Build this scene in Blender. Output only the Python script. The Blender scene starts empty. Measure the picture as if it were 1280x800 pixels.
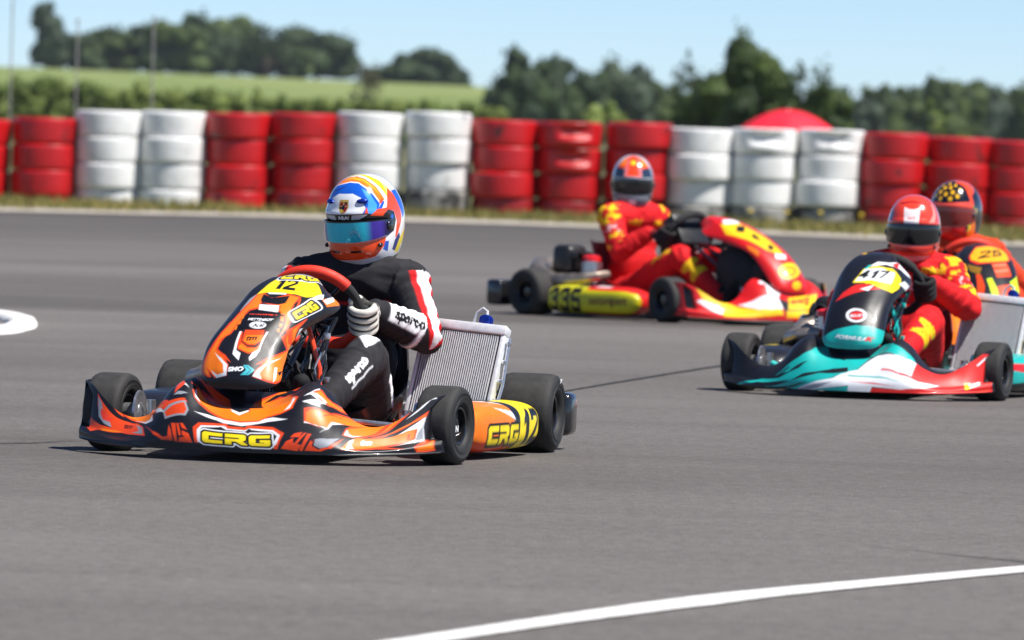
import bpy, bmesh, math, random
import numpy as np
from mathutils import Vector, Matrix, noise
R = math.radians
PI = math.pi
scn = bpy.context.scene
COL = scn.collection
random.seed(7)
rng = np.random.default_rng(7)

# ------------------------------------------------------------------ helpers
def lin(c):
    """sRGB 0-255 triple to linear"""
    return tuple(((x/255)/12.92 if x/255 <= .04045 else ((x/255+.055)/1.055)**2.4) for x in c)

def link(name, me, parent=None):
    o = bpy.data.objects.new(name, me)
    COL.objects.link(o)
    if parent is not None:
        o.parent = parent
    return o

def tag(o, label=None, cat=None, group=None, kind=None):
    if label: o['label'] = label
    if cat: o['category'] = cat
    if group: o['group'] = group
    if kind: o['kind'] = kind
    return o

def empty(name, loc=(0, 0, 0), rz=0.0):
    o = link(name, None)
    o.location = loc
    o.rotation_euler = (0, 0, rz)
    o.empty_display_size = .2
    return o

def setcol(me, C):
    a = me.color_attributes.new('Col', 'FLOAT_COLOR', 'POINT')
    C = np.asarray(C, dtype=np.float32)
    if C.shape[1] == 3:
        C = np.c_[C, np.ones(len(C), np.float32)]
    a.data.foreach_set('color', np.ascontiguousarray(C, dtype=np.float32).ravel())

def mesh(name, V, F, mat, parent=None, smooth=True, col=None, sharp=None):
    me = bpy.data.meshes.new(name)
    V = np.asarray(V, dtype=np.float32)
    if isinstance(F, np.ndarray):
        n, k = F.shape
        me.vertices.add(len(V)); me.vertices.foreach_set('co', V.ravel())
        me.loops.add(n*k); me.loops.foreach_set('vertex_index', np.ascontiguousarray(F, dtype=np.int32).ravel())
        me.polygons.add(n)
        me.polygons.foreach_set('loop_start', np.arange(0, n*k, k, dtype=np.int32))
        me.polygons.foreach_set('loop_total', np.full(n, k, dtype=np.int32))
        me.update(calc_edges=True); me.validate()
    else:
        me.from_pydata([tuple(map(float, v)) for v in V], [], F)
        me.update()
    if smooth:
        me.polygons.foreach_set('use_smooth', np.ones(len(me.polygons), dtype=bool))
        if sharp: me.set_sharp_from_angle(angle=R(sharp))
    if col is not None: setcol(me, col)
    if mat is not None: me.materials.append(mat)
    return link(name, me, parent)

class MB:
    """collects primitives into ONE mesh"""
    def __init__(s): s.V = []; s.F = []; s.n = 0
    def add(s, V, F):
        V = [tuple(v) for v in V]
        s.V += V; s.F += [[i+s.n for i in f] for f in F]; s.n += len(V)
        return s
    def box(s, c, size, rot=None, bev=.004, seg=2):
        bm = bmesh.new(); bmesh.ops.create_cube(bm, size=1)
        for v in bm.verts: v.co = Vector((v.co.x*size[0], v.co.y*size[1], v.co.z*size[2]))
        if bev > 0:
            bmesh.ops.bevel(bm, geom=list(bm.edges), offset=min(bev, min(size)*.49), segments=seg, profile=.5, affect='EDGES')
        M = Matrix.Translation(Vector(c)) @ (rot.to_4x4() if rot is not None else Matrix())
        bm.verts.index_update()
        s.add([M @ v.co for v in bm.verts], [[v.index for v in f.verts] for f in bm.faces]); bm.free()
        return s
    def tube(s, pts, r, seg=10, cap=True, closed=False, flat=None):
        P = [Vector(p) for p in pts]; n = len(P)
        rad = r if hasattr(r, '__len__') else [r]*n
        V = []; F = []; up = None
        for i in range(n):
            if closed: t = P[(i+1) % n]-P[i-1]
            else: t = P[min(i+1, n-1)]-P[max(i-1, 0)]
            t.normalize()
            if up is None:
                up = Vector((0, 0, 1)) if abs(t.z) < .9 else Vector((1, 0, 0))
            a = t.cross(up).normalized(); b = a.cross(t).normalized(); up = b
            for k in range(seg):
                w = 2*PI*k/seg
                V.append(P[i]+(a*math.cos(w)+b*math.sin(w)*(flat or 1))*rad[i])
        m = n if closed else n-1
        for i in range(m):
            j = (i+1) % n
            for k in range(seg):
                l = (k+1) % seg
                F.append([i*seg+k, i*seg+l, j*seg+l, j*seg+k])
        if cap and not closed:
            F.append(list(range(seg))[::-1]); F.append([(n-1)*seg+k for k in range(seg)])
        return s.add(V, F)
    def lathe(s, prof, c=(0, 0, 0), axis='y', seg=40, arc=None):
        """prof: (along axis, radius)"""
        V = []; F = []; n = len(prof)
        for k in range(seg):
            w = 2*PI*k/seg
            for (a, r) in prof:
                if axis == 'y': p = (r*math.cos(w), a, r*math.sin(w))
                elif axis == 'z': p = (r*math.cos(w), r*math.sin(w), a)
                else: p = (a, r*math.cos(w), r*math.sin(w))
                V.append((p[0]+c[0], p[1]+c[1], p[2]+c[2]))
        for k in range(seg):
            l = (k+1) % seg
            for i in range(n-1):
                f = [k*n+i, k*n+i+1, l*n+i+1, l*n+i]
                F.append(f if axis == 'y' else f[::-1])
        return s.add(V, F)
    def ell(s, c, r, seg=16, rings=10, rot=None):
        V = []; F = []
        M = rot or Matrix.Identity(3)
        for i in range(rings+1):
            ph = PI*i/rings
            for k in range(seg):
                w = 2*PI*k/seg
                V.append(Vector(c)+M @ Vector((r[0]*math.sin(ph)*math.cos(w), r[1]*math.sin(ph)*math.sin(w), r[2]*math.cos(ph))))
        for i in range(rings):
            for k in range(seg):
                l = (k+1) % seg
                F.append([i*seg+k, (i+1)*seg+k, (i+1)*seg+l, i*seg+l])
        return s.add(V, F)
    def build(s, name, mat, parent=None, smooth=True, sharp=40, clean=True):
        bm = bmesh.new()
        vs = [bm.verts.new(v) for v in s.V]
        for f in s.F:
            try: bm.faces.new([vs[i] for i in f])
            except ValueError: pass
        if clean: bmesh.ops.remove_doubles(bm, verts=bm.verts, dist=1e-6)
        bmesh.ops.recalc_face_normals(bm, faces=bm.faces)
        me = bpy.data.meshes.new(name); bm.to_mesh(me); bm.free()
        if smooth:
            me.polygons.foreach_set('use_smooth', np.ones(len(me.polygons), dtype=bool))
            me.set_sharp_from_angle(angle=R(sharp))
        if mat is not None: me.materials.append(mat)
        return link(name, me, parent)

def spline(xs, ys, q):
    """smooth monotone-ish cubic through control points"""
    xs = np.asarray(xs, float); ys = np.asarray(ys, float); q = np.clip(np.asarray(q, float), xs[0], xs[-1])
    m = np.gradient(ys, xs)
    i = np.clip(np.searchsorted(xs, q)-1, 0, len(xs)-2)
    h = xs[i+1]-xs[i]; t = (q-xs[i])/h
    return ((2*t**3-3*t**2+1)*ys[i]+(t**3-2*t**2+t)*h*m[i]+(-2*t**3+3*t**2)*ys[i+1]+(t**3-t**2)*h*m[i+1])

def sstep(a, b, x):
    t = np.clip((x-a)/(b-a), 0, 1); return t*t*(3-2*t)

# ------------------------------------------------------------------ materials
def _nt(name):
    m = bpy.data.materials.new(name); m.use_nodes = True
    nt = m.node_tree; b = nt.nodes['Principled BSDF']
    return m, nt, b

def _noise(nt, scale, detail=4, rough=.55, vec=None, stretch=None):
    n = nt.nodes.new('ShaderNodeTexNoise')
    n.inputs['Scale'].default_value = scale; n.inputs['Detail'].default_value = detail; n.inputs['Roughness'].default_value = rough
    if stretch is not None:
        mp = nt.nodes.new('ShaderNodeMapping'); mp.inputs['Scale'].default_value = stretch
        tc = nt.nodes.new('ShaderNodeTexCoord'); nt.links.new(tc.outputs['Object'], mp.inputs['Vector'])
        nt.links.new(mp.outputs['Vector'], n.inputs['Vector'])
    else:
        tc = nt.nodes.new('ShaderNodeTexCoord'); nt.links.new(tc.outputs['Object'], n.inputs['Vector'])
    return n

def _ramp(nt, src, stops):
    r = nt.nodes.new('ShaderNodeValToRGB')
    e = r.color_ramp.elements
    while len(e) < len(stops): e.new(.5)
    for i, (p, c) in enumerate(stops):
        e[i].position = p; e[i].color = (*c, 1) if hasattr(c, '__len__') else (c, c, c, 1)
    nt.links.new(src, r.inputs['Fac'])
    return r

def _bump(nt, b, src, strength, dist):
    bp = nt.nodes.new('ShaderNodeBump'); bp.inputs['Strength'].default_value = strength; bp.inputs['Distance'].default_value = dist
    nt.links.new(src, bp.inputs['Height']); nt.links.new(bp.outputs['Normal'], b.inputs['Normal'])
    return bp

def _mix(nt, fac, a, b, mode='MIX'):
    m = nt.nodes.new('ShaderNodeMix'); m.data_type = 'RGBA'; m.blend_type = mode
    for sock, val in ((m.inputs[0], fac), (m.inputs[6], a), (m.inputs[7], b)):
        if hasattr(val, 'is_output'): nt.links.new(val, sock)
        elif hasattr(val, '__len__'): sock.default_value = (*val[:3], 1)
        else: sock.default_value = val
    return m.outputs[2]

def mat_simple(name, c, rough=.5, metal=0., coat=0., var=.25, scale=30, bump=.0, bdist=.001, spec=None, stretch=None):
    m, nt, b = _nt(name)
    n = _noise(nt, scale, stretch=stretch)
    lo = tuple(x*(1-var) for x in c); hi = tuple(min(1, x*(1+var)) for x in c)
    r = _ramp(nt, n.outputs['Fac'], [(.25, lo), (.75, hi)])
    nt.links.new(r.outputs['Color'], b.inputs['Base Color'])
    b.inputs['Metallic'].default_value = metal
    rr = _ramp(nt, n.outputs['Fac'], [(.2, max(0, rough-.08)), (.8, min(1, rough+.08))])
    nt.links.new(rr.outputs['Color'], b.inputs['Roughness'])
    b.inputs['Coat Weight'].default_value = coat
    b.inputs['Coat Roughness'].default_value = .08
    if spec is not None: b.inputs['Specular IOR Level'].default_value = spec
    if bump: _bump(nt, b, n.outputs['Fac'], bump, bdist)
    return m

def mat_col(name, rough=.3, coat=0., metal=0., dirt=.12, dscale=14, bump=0., bscale=200, bdist=.0006, spec=.5, sheen=0., scuff=0.):
    """base colour from the mesh colour attribute plus light dirt and wear"""
    m, nt, b = _nt(name)
    at = nt.nodes.new('ShaderNodeAttribute'); at.attribute_name = 'Col'
    n = _noise(nt, dscale, 6, .65)
    r = _ramp(nt, n.outputs['Fac'], [(.3, 1-dirt), (.7, 1.0)])
    cc = _mix(nt, 1.0, at.outputs['Color'], r.outputs['Color'], 'MULTIPLY')
    if scuff:   # scratches and rubber marks picked up on track
        s1 = _noise(nt, 26, 8, .75, stretch=(1, .35, 2.2)); s2 = _noise(nt, 5, 3, .5)
        f1 = _ramp(nt, s1.outputs['Fac'], [(.60, 0), (.68, 1)]); f2 = _ramp(nt, s2.outputs['Fac'], [(.45, 0), (.62, scuff)])
        mm = nt.nodes.new('ShaderNodeMath'); mm.operation = 'MULTIPLY'
        nt.links.new(f1.outputs['Color'], mm.inputs[0]); nt.links.new(f2.outputs['Color'], mm.inputs[1])
        cc = _mix(nt, mm.outputs[0], cc, (.06, .056, .052))
    nt.links.new(cc, b.inputs['Base Color'])
    rr = _ramp(nt, n.outputs['Fac'], [(.3, min(1, rough+.14)), (.7, rough)])
    nt.links.new(rr.outputs['Color'], b.inputs['Roughness'])
    b.inputs['Metallic'].default_value = metal
    b.inputs['Coat Weight'].default_value = coat; b.inputs['Coat Roughness'].default_value = .06
    b.inputs['Specular IOR Level'].default_value = spec
    b.inputs['Sheen Weight'].default_value = sheen
    if bump:
        n2 = _noise(nt, bscale, 3)
        _bump(nt, b, n2.outputs['Fac'], bump, bdist)
    return m

BLK = lin((22, 22, 30)); INK = lin((14, 14, 18)); WHT = lin((236, 238, 242))
ORG = lin((250, 124, 18)); RORG = lin((240, 74, 24)); YEL = lin((250, 222, 20)); RED = lin((218, 24, 28))
TEAL = lin((20, 178, 172)); GREY = lin((150, 155, 165)); CORAL = lin((242, 66, 44)); CYAN = lin((70, 190, 205)); BLUE = lin((20, 90, 200))
M = {}
M['livery'] = mat_col('printed_plastic', .36, .16, dirt=.2, dscale=17, bump=.06, bscale=45, bdist=.002, spec=.4, scuff=.5)
M['helmet'] = mat_col('helmet_lacquer', .14, 1.0, dirt=.03)
M['visor'] = mat_col('mirror_visor', .07, .6, metal=.35, dirt=.02)
M['suit'] = mat_col('suit_fabric', .74, 0, dirt=.16, dscale=20, bump=.35, bscale=140, bdist=.002, spec=.3)
M['glove'] = mat_col('glove_leather', .75, 0, dirt=.22, dscale=40, bump=.3, bscale=160, bdist=.001, spec=.3)
M['black'] = mat_simple('black_plastic', (.014, .014, .016), .42, var=.3, scale=25, bump=.05)
M['gloss_black'] = mat_simple('black_lacquer', (.012, .012, .014), .2, coat=.5, var=.2)
M['matte_black'] = mat_simple('matt_black', (.016, .016, .017), .8, var=.3)
M['alu'] = mat_simple('aluminium', (.62, .63, .65), .32, metal=.9, var=.15, scale=60)
M['white_alu'] = mat_simple('pale_aluminium', (.74, .75, .77), .42, metal=.25, var=.1, scale=60)
M['steel'] = mat_simple('dark_steel', (.22, .22, .23), .35, metal=.9, var=.3, scale=50)
M['core'] = mat_simple('radiator_core', (.010, .010, .011), .9, var=.4, scale=90)
M['visor_dark'] = mat_col('smoked_visor', .08, .6, dirt=.02, spec=.4)
M['orange'] = mat_simple('orange_paint', RORG, .35, coat=.4, var=.06)
M['red'] = mat_simple('red_paint', lin((214, 20, 22)), .4, coat=.3, var=.08)
M['red_grip'] = mat_simple('red_foam_grip', lin((226, 50, 26)), .62, var=.1, scale=60, bump=.2)
M['black_grip'] = mat_simple('black_suede_grip', (.02, .02, .021), .9, var=.3, scale=120, bump=.3)
M['blue'] = mat_simple('blue_anodised', lin((18, 50, 150)), .3, metal=.5, var=.1)
M['hose'] = mat_simple('clear_hose', (.55, .56, .58), .3, var=.1)
M['teal'] = mat_simple('teal_paint', TEAL, .35, coat=.4, var=.08)
M['copper'] = mat_simple('heat_stained_steel', (.36, .30, .25), .38, metal=.8, var=.35, scale=18)

def mat_rubber():
    m, nt, b = _nt('tyre_rubber')
    n = _noise(nt, 9, 6, .7); n2 = _noise(nt, 130, 4, .7)
    r = _ramp(nt, n.outputs['Fac'], [(.3, (.009, .009, .009)), (.75, (.022, .021, .020))])
    r2 = _ramp(nt, n2.outputs['Fac'], [(.35, .75), (.7, 1.25)])
    nt.links.new(_mix(nt, 1, r.outputs['Color'], r2.outputs['Color'], 'MULTIPLY'), b.inputs['Base Color'])
    b.inputs['Roughness'].default_value = .68
    _bump(nt, b, n2.outputs['Fac'], .35, .0015)
    return m
M['rubber'] = mat_rubber()
M['tread'] = mat_simple('worn_slick_tread', (.026, .025, .0245), .8, var=.45, scale=38, bump=.6, bdist=.002)

# ------------------------------------------------------------------ painting in surface coordinates
def sdf(poly, P):
    """signed distance (neg inside) of points P (N,2) to a closed polygon"""
    poly = np.asarray(poly, float); N = len(P)
    d = np.full(N, 1e9); ins = np.zeros(N, bool)
    for i in range(len(poly)):
        a = poly[i]; b = poly[(i+1) % len(poly)]; e = b-a; w = P-a
        t = np.clip((w@e)/max(e@e, 1e-12), 0, 1)
        q = w-t[:, None]*e; d = np.minimum(d, (q*q).sum(1))
        c = ((a[1] <= P[:, 1]) & (b[1] > P[:, 1])) | ((b[1] <= P[:, 1]) & (a[1] > P[:, 1]))
        if e[1] != 0:
            ins ^= c & (P[:, 0] < a[0]+(P[:, 1]-a[1])/e[1]*e[0])
    d = np.sqrt(d); return np.where(ins, -d, d)

_txt = {}
def text_tris(s, bold=.02, shear=0., space=1.0):
    k = (s, bold, shear, space)
    if k in _txt: return _txt[k]
    cu = bpy.data.curves.new('glyphs', 'FONT'); cu.body = s; cu.offset = bold; cu.shear = shear; cu.space_character = space
    cu.resolution_u = 3
    ob = bpy.data.objects.new('glyphs', cu); COL.objects.link(ob)
    dg = bpy.context.evaluated_depsgraph_get()
    me = bpy.data.meshes.new_from_object(ob.evaluated_get(dg)); me.calc_loop_triangles()
    V = np.array([v.co[:2] for v in me.vertices]); T = np.array([t.vertices[:] for t in me.loop_triangles])
    bpy.data.objects.remove(ob); bpy.data.meshes.remove(me); bpy.data.curves.remove(cu)
    lo = V.min(0); hi = V.max(0)
    V = (V-lo)/(hi-lo)
    _txt[k] = V[T]
    return _txt[k]

def in_tris(T, P):
    out = np.zeros(len(P), bool)
    for a, b, c in T:
        lo = np.minimum(np.minimum(a, b), c); hi = np.maximum(np.maximum(a, b), c)
        i = np.nonzero((P[:, 0] >= lo[0]) & (P[:, 0] <= hi[0]) & (P[:, 1] >= lo[1]) & (P[:, 1] <= hi[1]))[0]
        if not len(i): continue
        q = P[i]
        def cr(u, v): return (v[0]-u[0])*(q[:, 1]-u[1])-(v[1]-u[1])*(q[:, 0]-u[0])
        s1, s2, s3 = cr(a, b), cr(b, c), cr(c, a)
        out[i] |= ((s1 >= 0) & (s2 >= 0) & (s3 >= 0)) | ((s1 <= 0) & (s2 <= 0) & (s3 <= 0))
    return out

CRG_C = [(0, .15), (.1, 0), (.94, 0), (.94, .3), (.3, .3), (.3, .7), (.94, .7), (.94, 1), (.1, 1), (0, .85)]
CRG_R = [(1.06, 0), (1.36, 0), (1.36, .3), (1.56, .3), (1.8, 0), (2.06, 0), (2.06, .1), (1.86, .36), (2.0, .5), (2.0, .9), (1.9, 1), (1.06, 1), (1.06, .68), (1.7, .68), (1.7, .56), (1.06, .56)]
CRG_G = [(2.14, .15), (2.24, 0), (3.0, 0), (3.08, .12), (3.08, .56), (2.62, .56), (2.62, .34), (2.8, .34), (2.8, .28), (2.44, .28), (2.44, .72), (3.06, .72), (3.06, 1), (2.24, 1), (2.14, .85)]
def shapes_crg():
    return [np.array(p)/np.array([3.08, 1]) for p in (CRG_C, CRG_R, CRG_G)]
DIG = {
 '1': [[(.25, 0), (.62, 0), (.62, 1), (.38, 1), (.05, .74), (.05, .52), (.25, .64)]],
 '2': [[(0, 0), (1, 0), (1, .22), (.42, .22), (1, .6), (1, .9), (.85, 1), (.1, 1), (0, .9), (0, .68), (.28, .68), (.28, .78), (.72, .78), (.72, .66), (0, .2)]],
 '3': [[(0, .1), (.12, 0), (.88, 0), (1, .12), (1, .42), (.92, .52), (1, .6), (1, .88), (.88, 1), (.12, 1), (0, .9), (0, .7), (.28, .7), (.28, .78), (.72, .78), (.72, .61), (.35, .61), (.35, .42), (.72, .42), (.72, .22), (.28, .22), (.28, .3), (0, .3)]],
 '5': [[(0, .1), (.12, 0), (.86, 0), (1, .14), (1, .5), (.86, .62), (.28, .62), (.28, .78), (.96, .78), (.96, 1), (0, 1), (0, .42), (.72, .42), (.72, .22), (.28, .22), (.28, .3), (0, .3)]],
 '4': [[(.55, 0), (.82, 0), (.82, .2), (1, .2), (1, .42), (.82, .42), (.82, 1), (.5, 1), (0, .42), (0, .2), (.55, .2)]],
 '7': [[(.2, 0), (.5, 0), (1, .8), (1, 1), (0, 1), (0, .76), (.62, .76)]],
}
def shapes_num(s):
    out = []; x = 0
    for ch in s:
        w = .62 if ch == '1' else 1.0
        for p in DIG[ch]: out.append(np.array(p)+np.array([x, 0]))
        x += w+.16
    x -= .16
    return [p/np.array([x, 1]) for p in out]

def put(C, idx, cov, col):
    C[idx] = C[idx]*(1-cov[:, None])+np.array(col)[None]*cov[:, None]

def frame_uv(UV, o, ux, uy):
    o = np.array(o, float); A = np.array([np.array(ux)-o, np.array(uy)-o]).T
    return (UV-o)@np.linalg.inv(A).T

def paint(C, UV, layers, asp=(1., 1.), aa=.0025, mask=None):
    """layers in surface coordinates. asp: metres per unit of u and v, aa in metres.
    ('p', colour, polygon) / ('t', colour, text, origin, x end, y end[, bold, shear]) / ('crg', ...) / ('n', number, colour, ...)"""
    asp = np.array(asp); P = UV*asp
    ok = np.ones(len(UV), bool) if mask is None else mask
    for L in layers:
        if L[0] == 'p':
            poly = np.array(L[2])*asp
            lo = poly.min(0)-aa*2; hi = poly.max(0)+aa*2
            i = np.nonzero(ok & (P >= lo).all(1) & (P <= hi).all(1))[0]
            if len(i): put(C, i, np.clip(.5-sdf(poly, P[i])/aa, 0, 1), L[1])
        else:
            kind = L[0]
            o, ux, uy = [np.array(q, float) for q in L[3:6]]
            Q = frame_uv(UV, o, ux, uy)
            i = np.nonzero(ok & (Q > -.3).all(1) & (Q < 1.3).all(1))[0]
            if not len(i): continue
            if kind == 't':
                b = L[6] if len(L) > 6 else .02; sh = L[7] if len(L) > 7 else 0.
                k = in_tris(text_tris(L[2], b, sh), Q[i])
                put(C, i, k*1.0, L[1])
            else:
                sx = np.linalg.norm((ux-o)*asp); sy = np.linalg.norm((uy-o)*asp)
                S = np.array([sx, sy])
                shp = shapes_crg() if kind == 'crg' else shapes_num(L[2])
                d = np.min([sdf(q*S, Q[i]*S) for q in shp], 0)
                if kind == 'crg':
                    ol = sy*.16
                    if L[1] != 0: put(C, i, np.clip(.5-(d-ol*1.7)/aa, 0, 1), WHT)
                    put(C, i, np.clip(.5-(d-ol)/aa, 0, 1), INK)
                    put(C, i, np.clip(.5-(d-.004*0)/aa, 0, 1), YEL)
                else:
                    put(C, i, np.clip(.5-d/aa, 0, 1), L[1])

def shell(name, P, UV, C, mat, parent, thick=.004, back=BLK):
    """closed shell from a (nv,nu,3) grid: painted front, plain back"""
    nv, nu, _ = P.shape
    du = np.gradient(P, axis=1); dv = np.gradient(P, axis=0)
    N = np.cross(du, dv); N /= np.linalg.norm(N, axis=2, keepdims=True)+1e-12
    B = P-N*thick
    V = np.concatenate([P.reshape(-1, 3), B.reshape(-1, 3)])
    I = np.arange(nv*nu).reshape(nv, nu); J = I+nv*nu
    F = [np.stack([I[:-1, :-1], I[:-1, 1:], I[1:, 1:], I[1:, :-1]], -1).reshape(-1, 4),
         np.stack([J[:-1, :-1], J[1:, :-1], J[1:, 1:], J[:-1, 1:]], -1).reshape(-1, 4)]
    for a, b, flip in ((I[0], J[0], 1), (I[-1], J[-1], 0), (I[:, 0], J[:, 0], 0), (I[:, -1], J[:, -1], 1)):
        q = np.stack([a[:-1], a[1:], b[1:], b[:-1]], -1)
        F.append(q[:, ::-1] if flip else q)
    CC = np.concatenate([C, np.tile(np.array(back), (nv*nu, 1))])
    o = mesh(name, V, np.concatenate(F), mat, parent, True, CC, sharp=50)
    at = o.data.attributes.new('puv', 'FLOAT2', 'POINT')
    at.data.foreach_set('vector', np.concatenate([UV, UV*0-9]).astype(np.float32).ravel())
    return o

# ------------------------------------------------------------------ kart bodywork shapes
def bumper_grid(nu, nv, W=.615, off=0., nose=0.):
    u = np.linspace(-.06, 1.06, nu); v = np.linspace(0, 1, nv)
    U, Vv = np.meshgrid(u, v)
    t = 2*U-1; s = np.clip(np.abs(t), 0, 1); k = np.clip((np.abs(t)-1)/.12, 0, 1)
    y = np.clip(t, -1, 1)*W+np.sign(t)*.014*np.sin(k*PI/2)
    xf = 1.50-.075*s**1.3-.235*s**3.2
    zt = spline([0, .12, .22, .33, .42, .52, .62, .74, .86, .95, 1], [.222, .224, .242, .266, .236, .160, .126, .136, .185, .226, .236], s)
    dp = spline([0, .2, .33, .5, .7, .9, 1], [.30, .27, .21, .17, .12, .075, .06], s)
    z0 = .034+.012*s**4
    a = Vv*PI/2
    # centre: convex nose; ends: concave blade with a lower lip
    gx = (1-np.cos(a)); gz = np.sin(a)**1.05
    ex = Vv**.65; ez = Vv
    w = sstep(.45, .8, s)
    x = xf-dp*((1-w)*gx+w*ex); z = z0+(zt-z0)*((1-w)*gz+w*ez)
    x += .016*np.exp(-((Vv-.13)/.08)**2)*(.25+.75*w)
    # centre scoop below the front panel
    sc = np.exp(-(t/.24)**4)*sstep(.52, .78, Vv)
    x -= .03*sc; z -= .035*sc*np.clip((1-Vv)*3, 0, 1)
    # hollow in each end fin
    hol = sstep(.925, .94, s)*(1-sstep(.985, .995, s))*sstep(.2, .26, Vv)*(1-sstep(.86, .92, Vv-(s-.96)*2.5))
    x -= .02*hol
    x -= .11*k; y += off
    x += nose*(1-.6*s)
    return np.stack([x, y, z], -1), np.stack([U, Vv], -1), hol

def front_bumper(parent, base, layers, nu=560, nv=170, under=BLK, W=.615, off=0., nose=0.):
    P, UV, hol = bumper_grid(nu, nv, W, off, nose)
    uv = UV.reshape(-1, 2); C = np.tile(np.array(base, float), (len(uv), 1))
    paint(C, uv, layers, asp=(1.25, .36), aa=.003)
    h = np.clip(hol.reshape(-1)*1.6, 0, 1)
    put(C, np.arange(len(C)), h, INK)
    return shell('front_bumper', P, uv, C, M['livery'], parent, .005, under)

def panel_grid(nu, nv, twist=1.0, drop=0., lift=0., nose=0.):
    u = np.linspace(0, 1, nu); v = np.linspace(0, 1, nv)
    U, Vv = np.meshgrid(u, v); t = 2*U-1
    kv = [0, .1, .25, .45, .62, .78, .9, 1]
    cx = spline(kv, [1.405, 1.41, 1.375, 1.275, 1.16, 1.03, .93, .84], Vv)
    cz = spline(kv, [.237, .262, .325, .428, .512, .574, .604, .612], Vv)
    cz = cz-drop*(1-sstep(0, .5, Vv))+lift*sstep(.5, .9, Vv)
    w = spline(kv, [.126, .136, .140, .142, .166, .142, .104, .072], Vv)
    b = spline(kv, [.05, .07, .09, .11, .22, .15, .07, .03], Vv)
    e = spline(kv, [.02, .01, .0, -.005, -.02, -.05, -.06, -.05], Vv)
    at = np.abs(t)
    x = cx-b*at**2.4; z = cz+e*at**2.2
    y = w*np.sin(t*PI/2*.92)/np.sin(PI/2*.92)
    x = x+nose*(1-sstep(.1, .95, Vv))
    # central rib and the number-plate crest
    x += .012*np.exp(-(t/.35)**4)*sstep(.08, .2, Vv)*(1-sstep(.55, .7, Vv))
    z += .012*np.exp(-((at-.62)/.16)**2)*sstep(.55, .75, Vv)*(1-sstep(.9, 1, Vv))
    y += -(.044+.014*sstep(.0, .25, Vv)-.062*sstep(.3, .7, Vv))*twist
    return np.stack([x, y, z], -1), np.stack([U, Vv], -1)

def front_panel(parent, base, layers, nu=230, nv=330, twist=1.0, back=BLK, drop=0., lift=0., nose=0.):
    P, UV = panel_grid(nu, nv, twist, drop, lift, nose)
    uv = UV.reshape(-1, 2); C = np.tile(np.array(base, float), (len(uv), 1))
    paint(C, uv, layers, asp=(.42, .78), aa=.0028)
    return shell('front_panel', P, uv, C, M['livery'], parent, .005, back)

def side_pod(parent, side, colour_fn, nx=130, na=120):
    """rounded side box: x .18-.84; side +1 left, -1 right"""
    x = np.linspace(0, 1, nx); a = np.linspace(0, 2*PI, na, endpoint=False)
    X, A = np.meshgrid(x, a, indexing='ij')
    xr = .20+.62*X
    f = np.sqrt(np.clip(1-np.clip((xr-.60)/.225, 0, 1)**2.6, 0, 1))*.97+.03
    fo = np.sqrt(np.clip(1-np.clip((xr-.36)/.463, 0, 1)**2.2, 0, 1))*.97+.03
    f2 = 1-.10*np.clip((.30-xr)/.1, 0, 1)**2
    hy, hz, n = .160, .084, 3.2
    ca, sa = np.cos(A), np.sin(A)
    r = (np.abs(ca)**n+np.abs(sa)**n)**(-1/n)
    yy = .550+hy*r*ca*np.where(ca > 0, (.25+.75*fo)*(1-.33*X), .35+.65*f)*f2
    zz = .105+hz*r*sa*(.3*f+.7*f)*f2
    P = np.stack([xr, yy*side, zz], -1).reshape(-1, 3)
    I = np.arange(nx*na).reshape(nx, na)
    q = np.stack([I[:-1], np.roll(I, -1, 1)[:-1], np.roll(I, -1, 1)[1:], I[1:]], -1).reshape(-1, 4)
    V = np.concatenate([P, [[xr[0, 0], .545*side, .112], [xr[-1, 0]+.002, .545*side, .112]]])
    c0, c1 = len(P), len(P)+1
    tri = [[c0, I[0, (k+1) % na], I[0, k]] for k in range(na)]+[[c1, I[-1, k], I[-1, (k+1) % na]] for k in range(na)]
    F = [list(map(int, f)) for f in (q if side < 0 else q[:, ::-1])]+[list(map(int, (t if side < 0 else t[::-1]))) for t in tri]
    C = colour_fn(V)
    return mesh('side_pod', V, F, M['livery'], parent, True, C, sharp=60)

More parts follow.
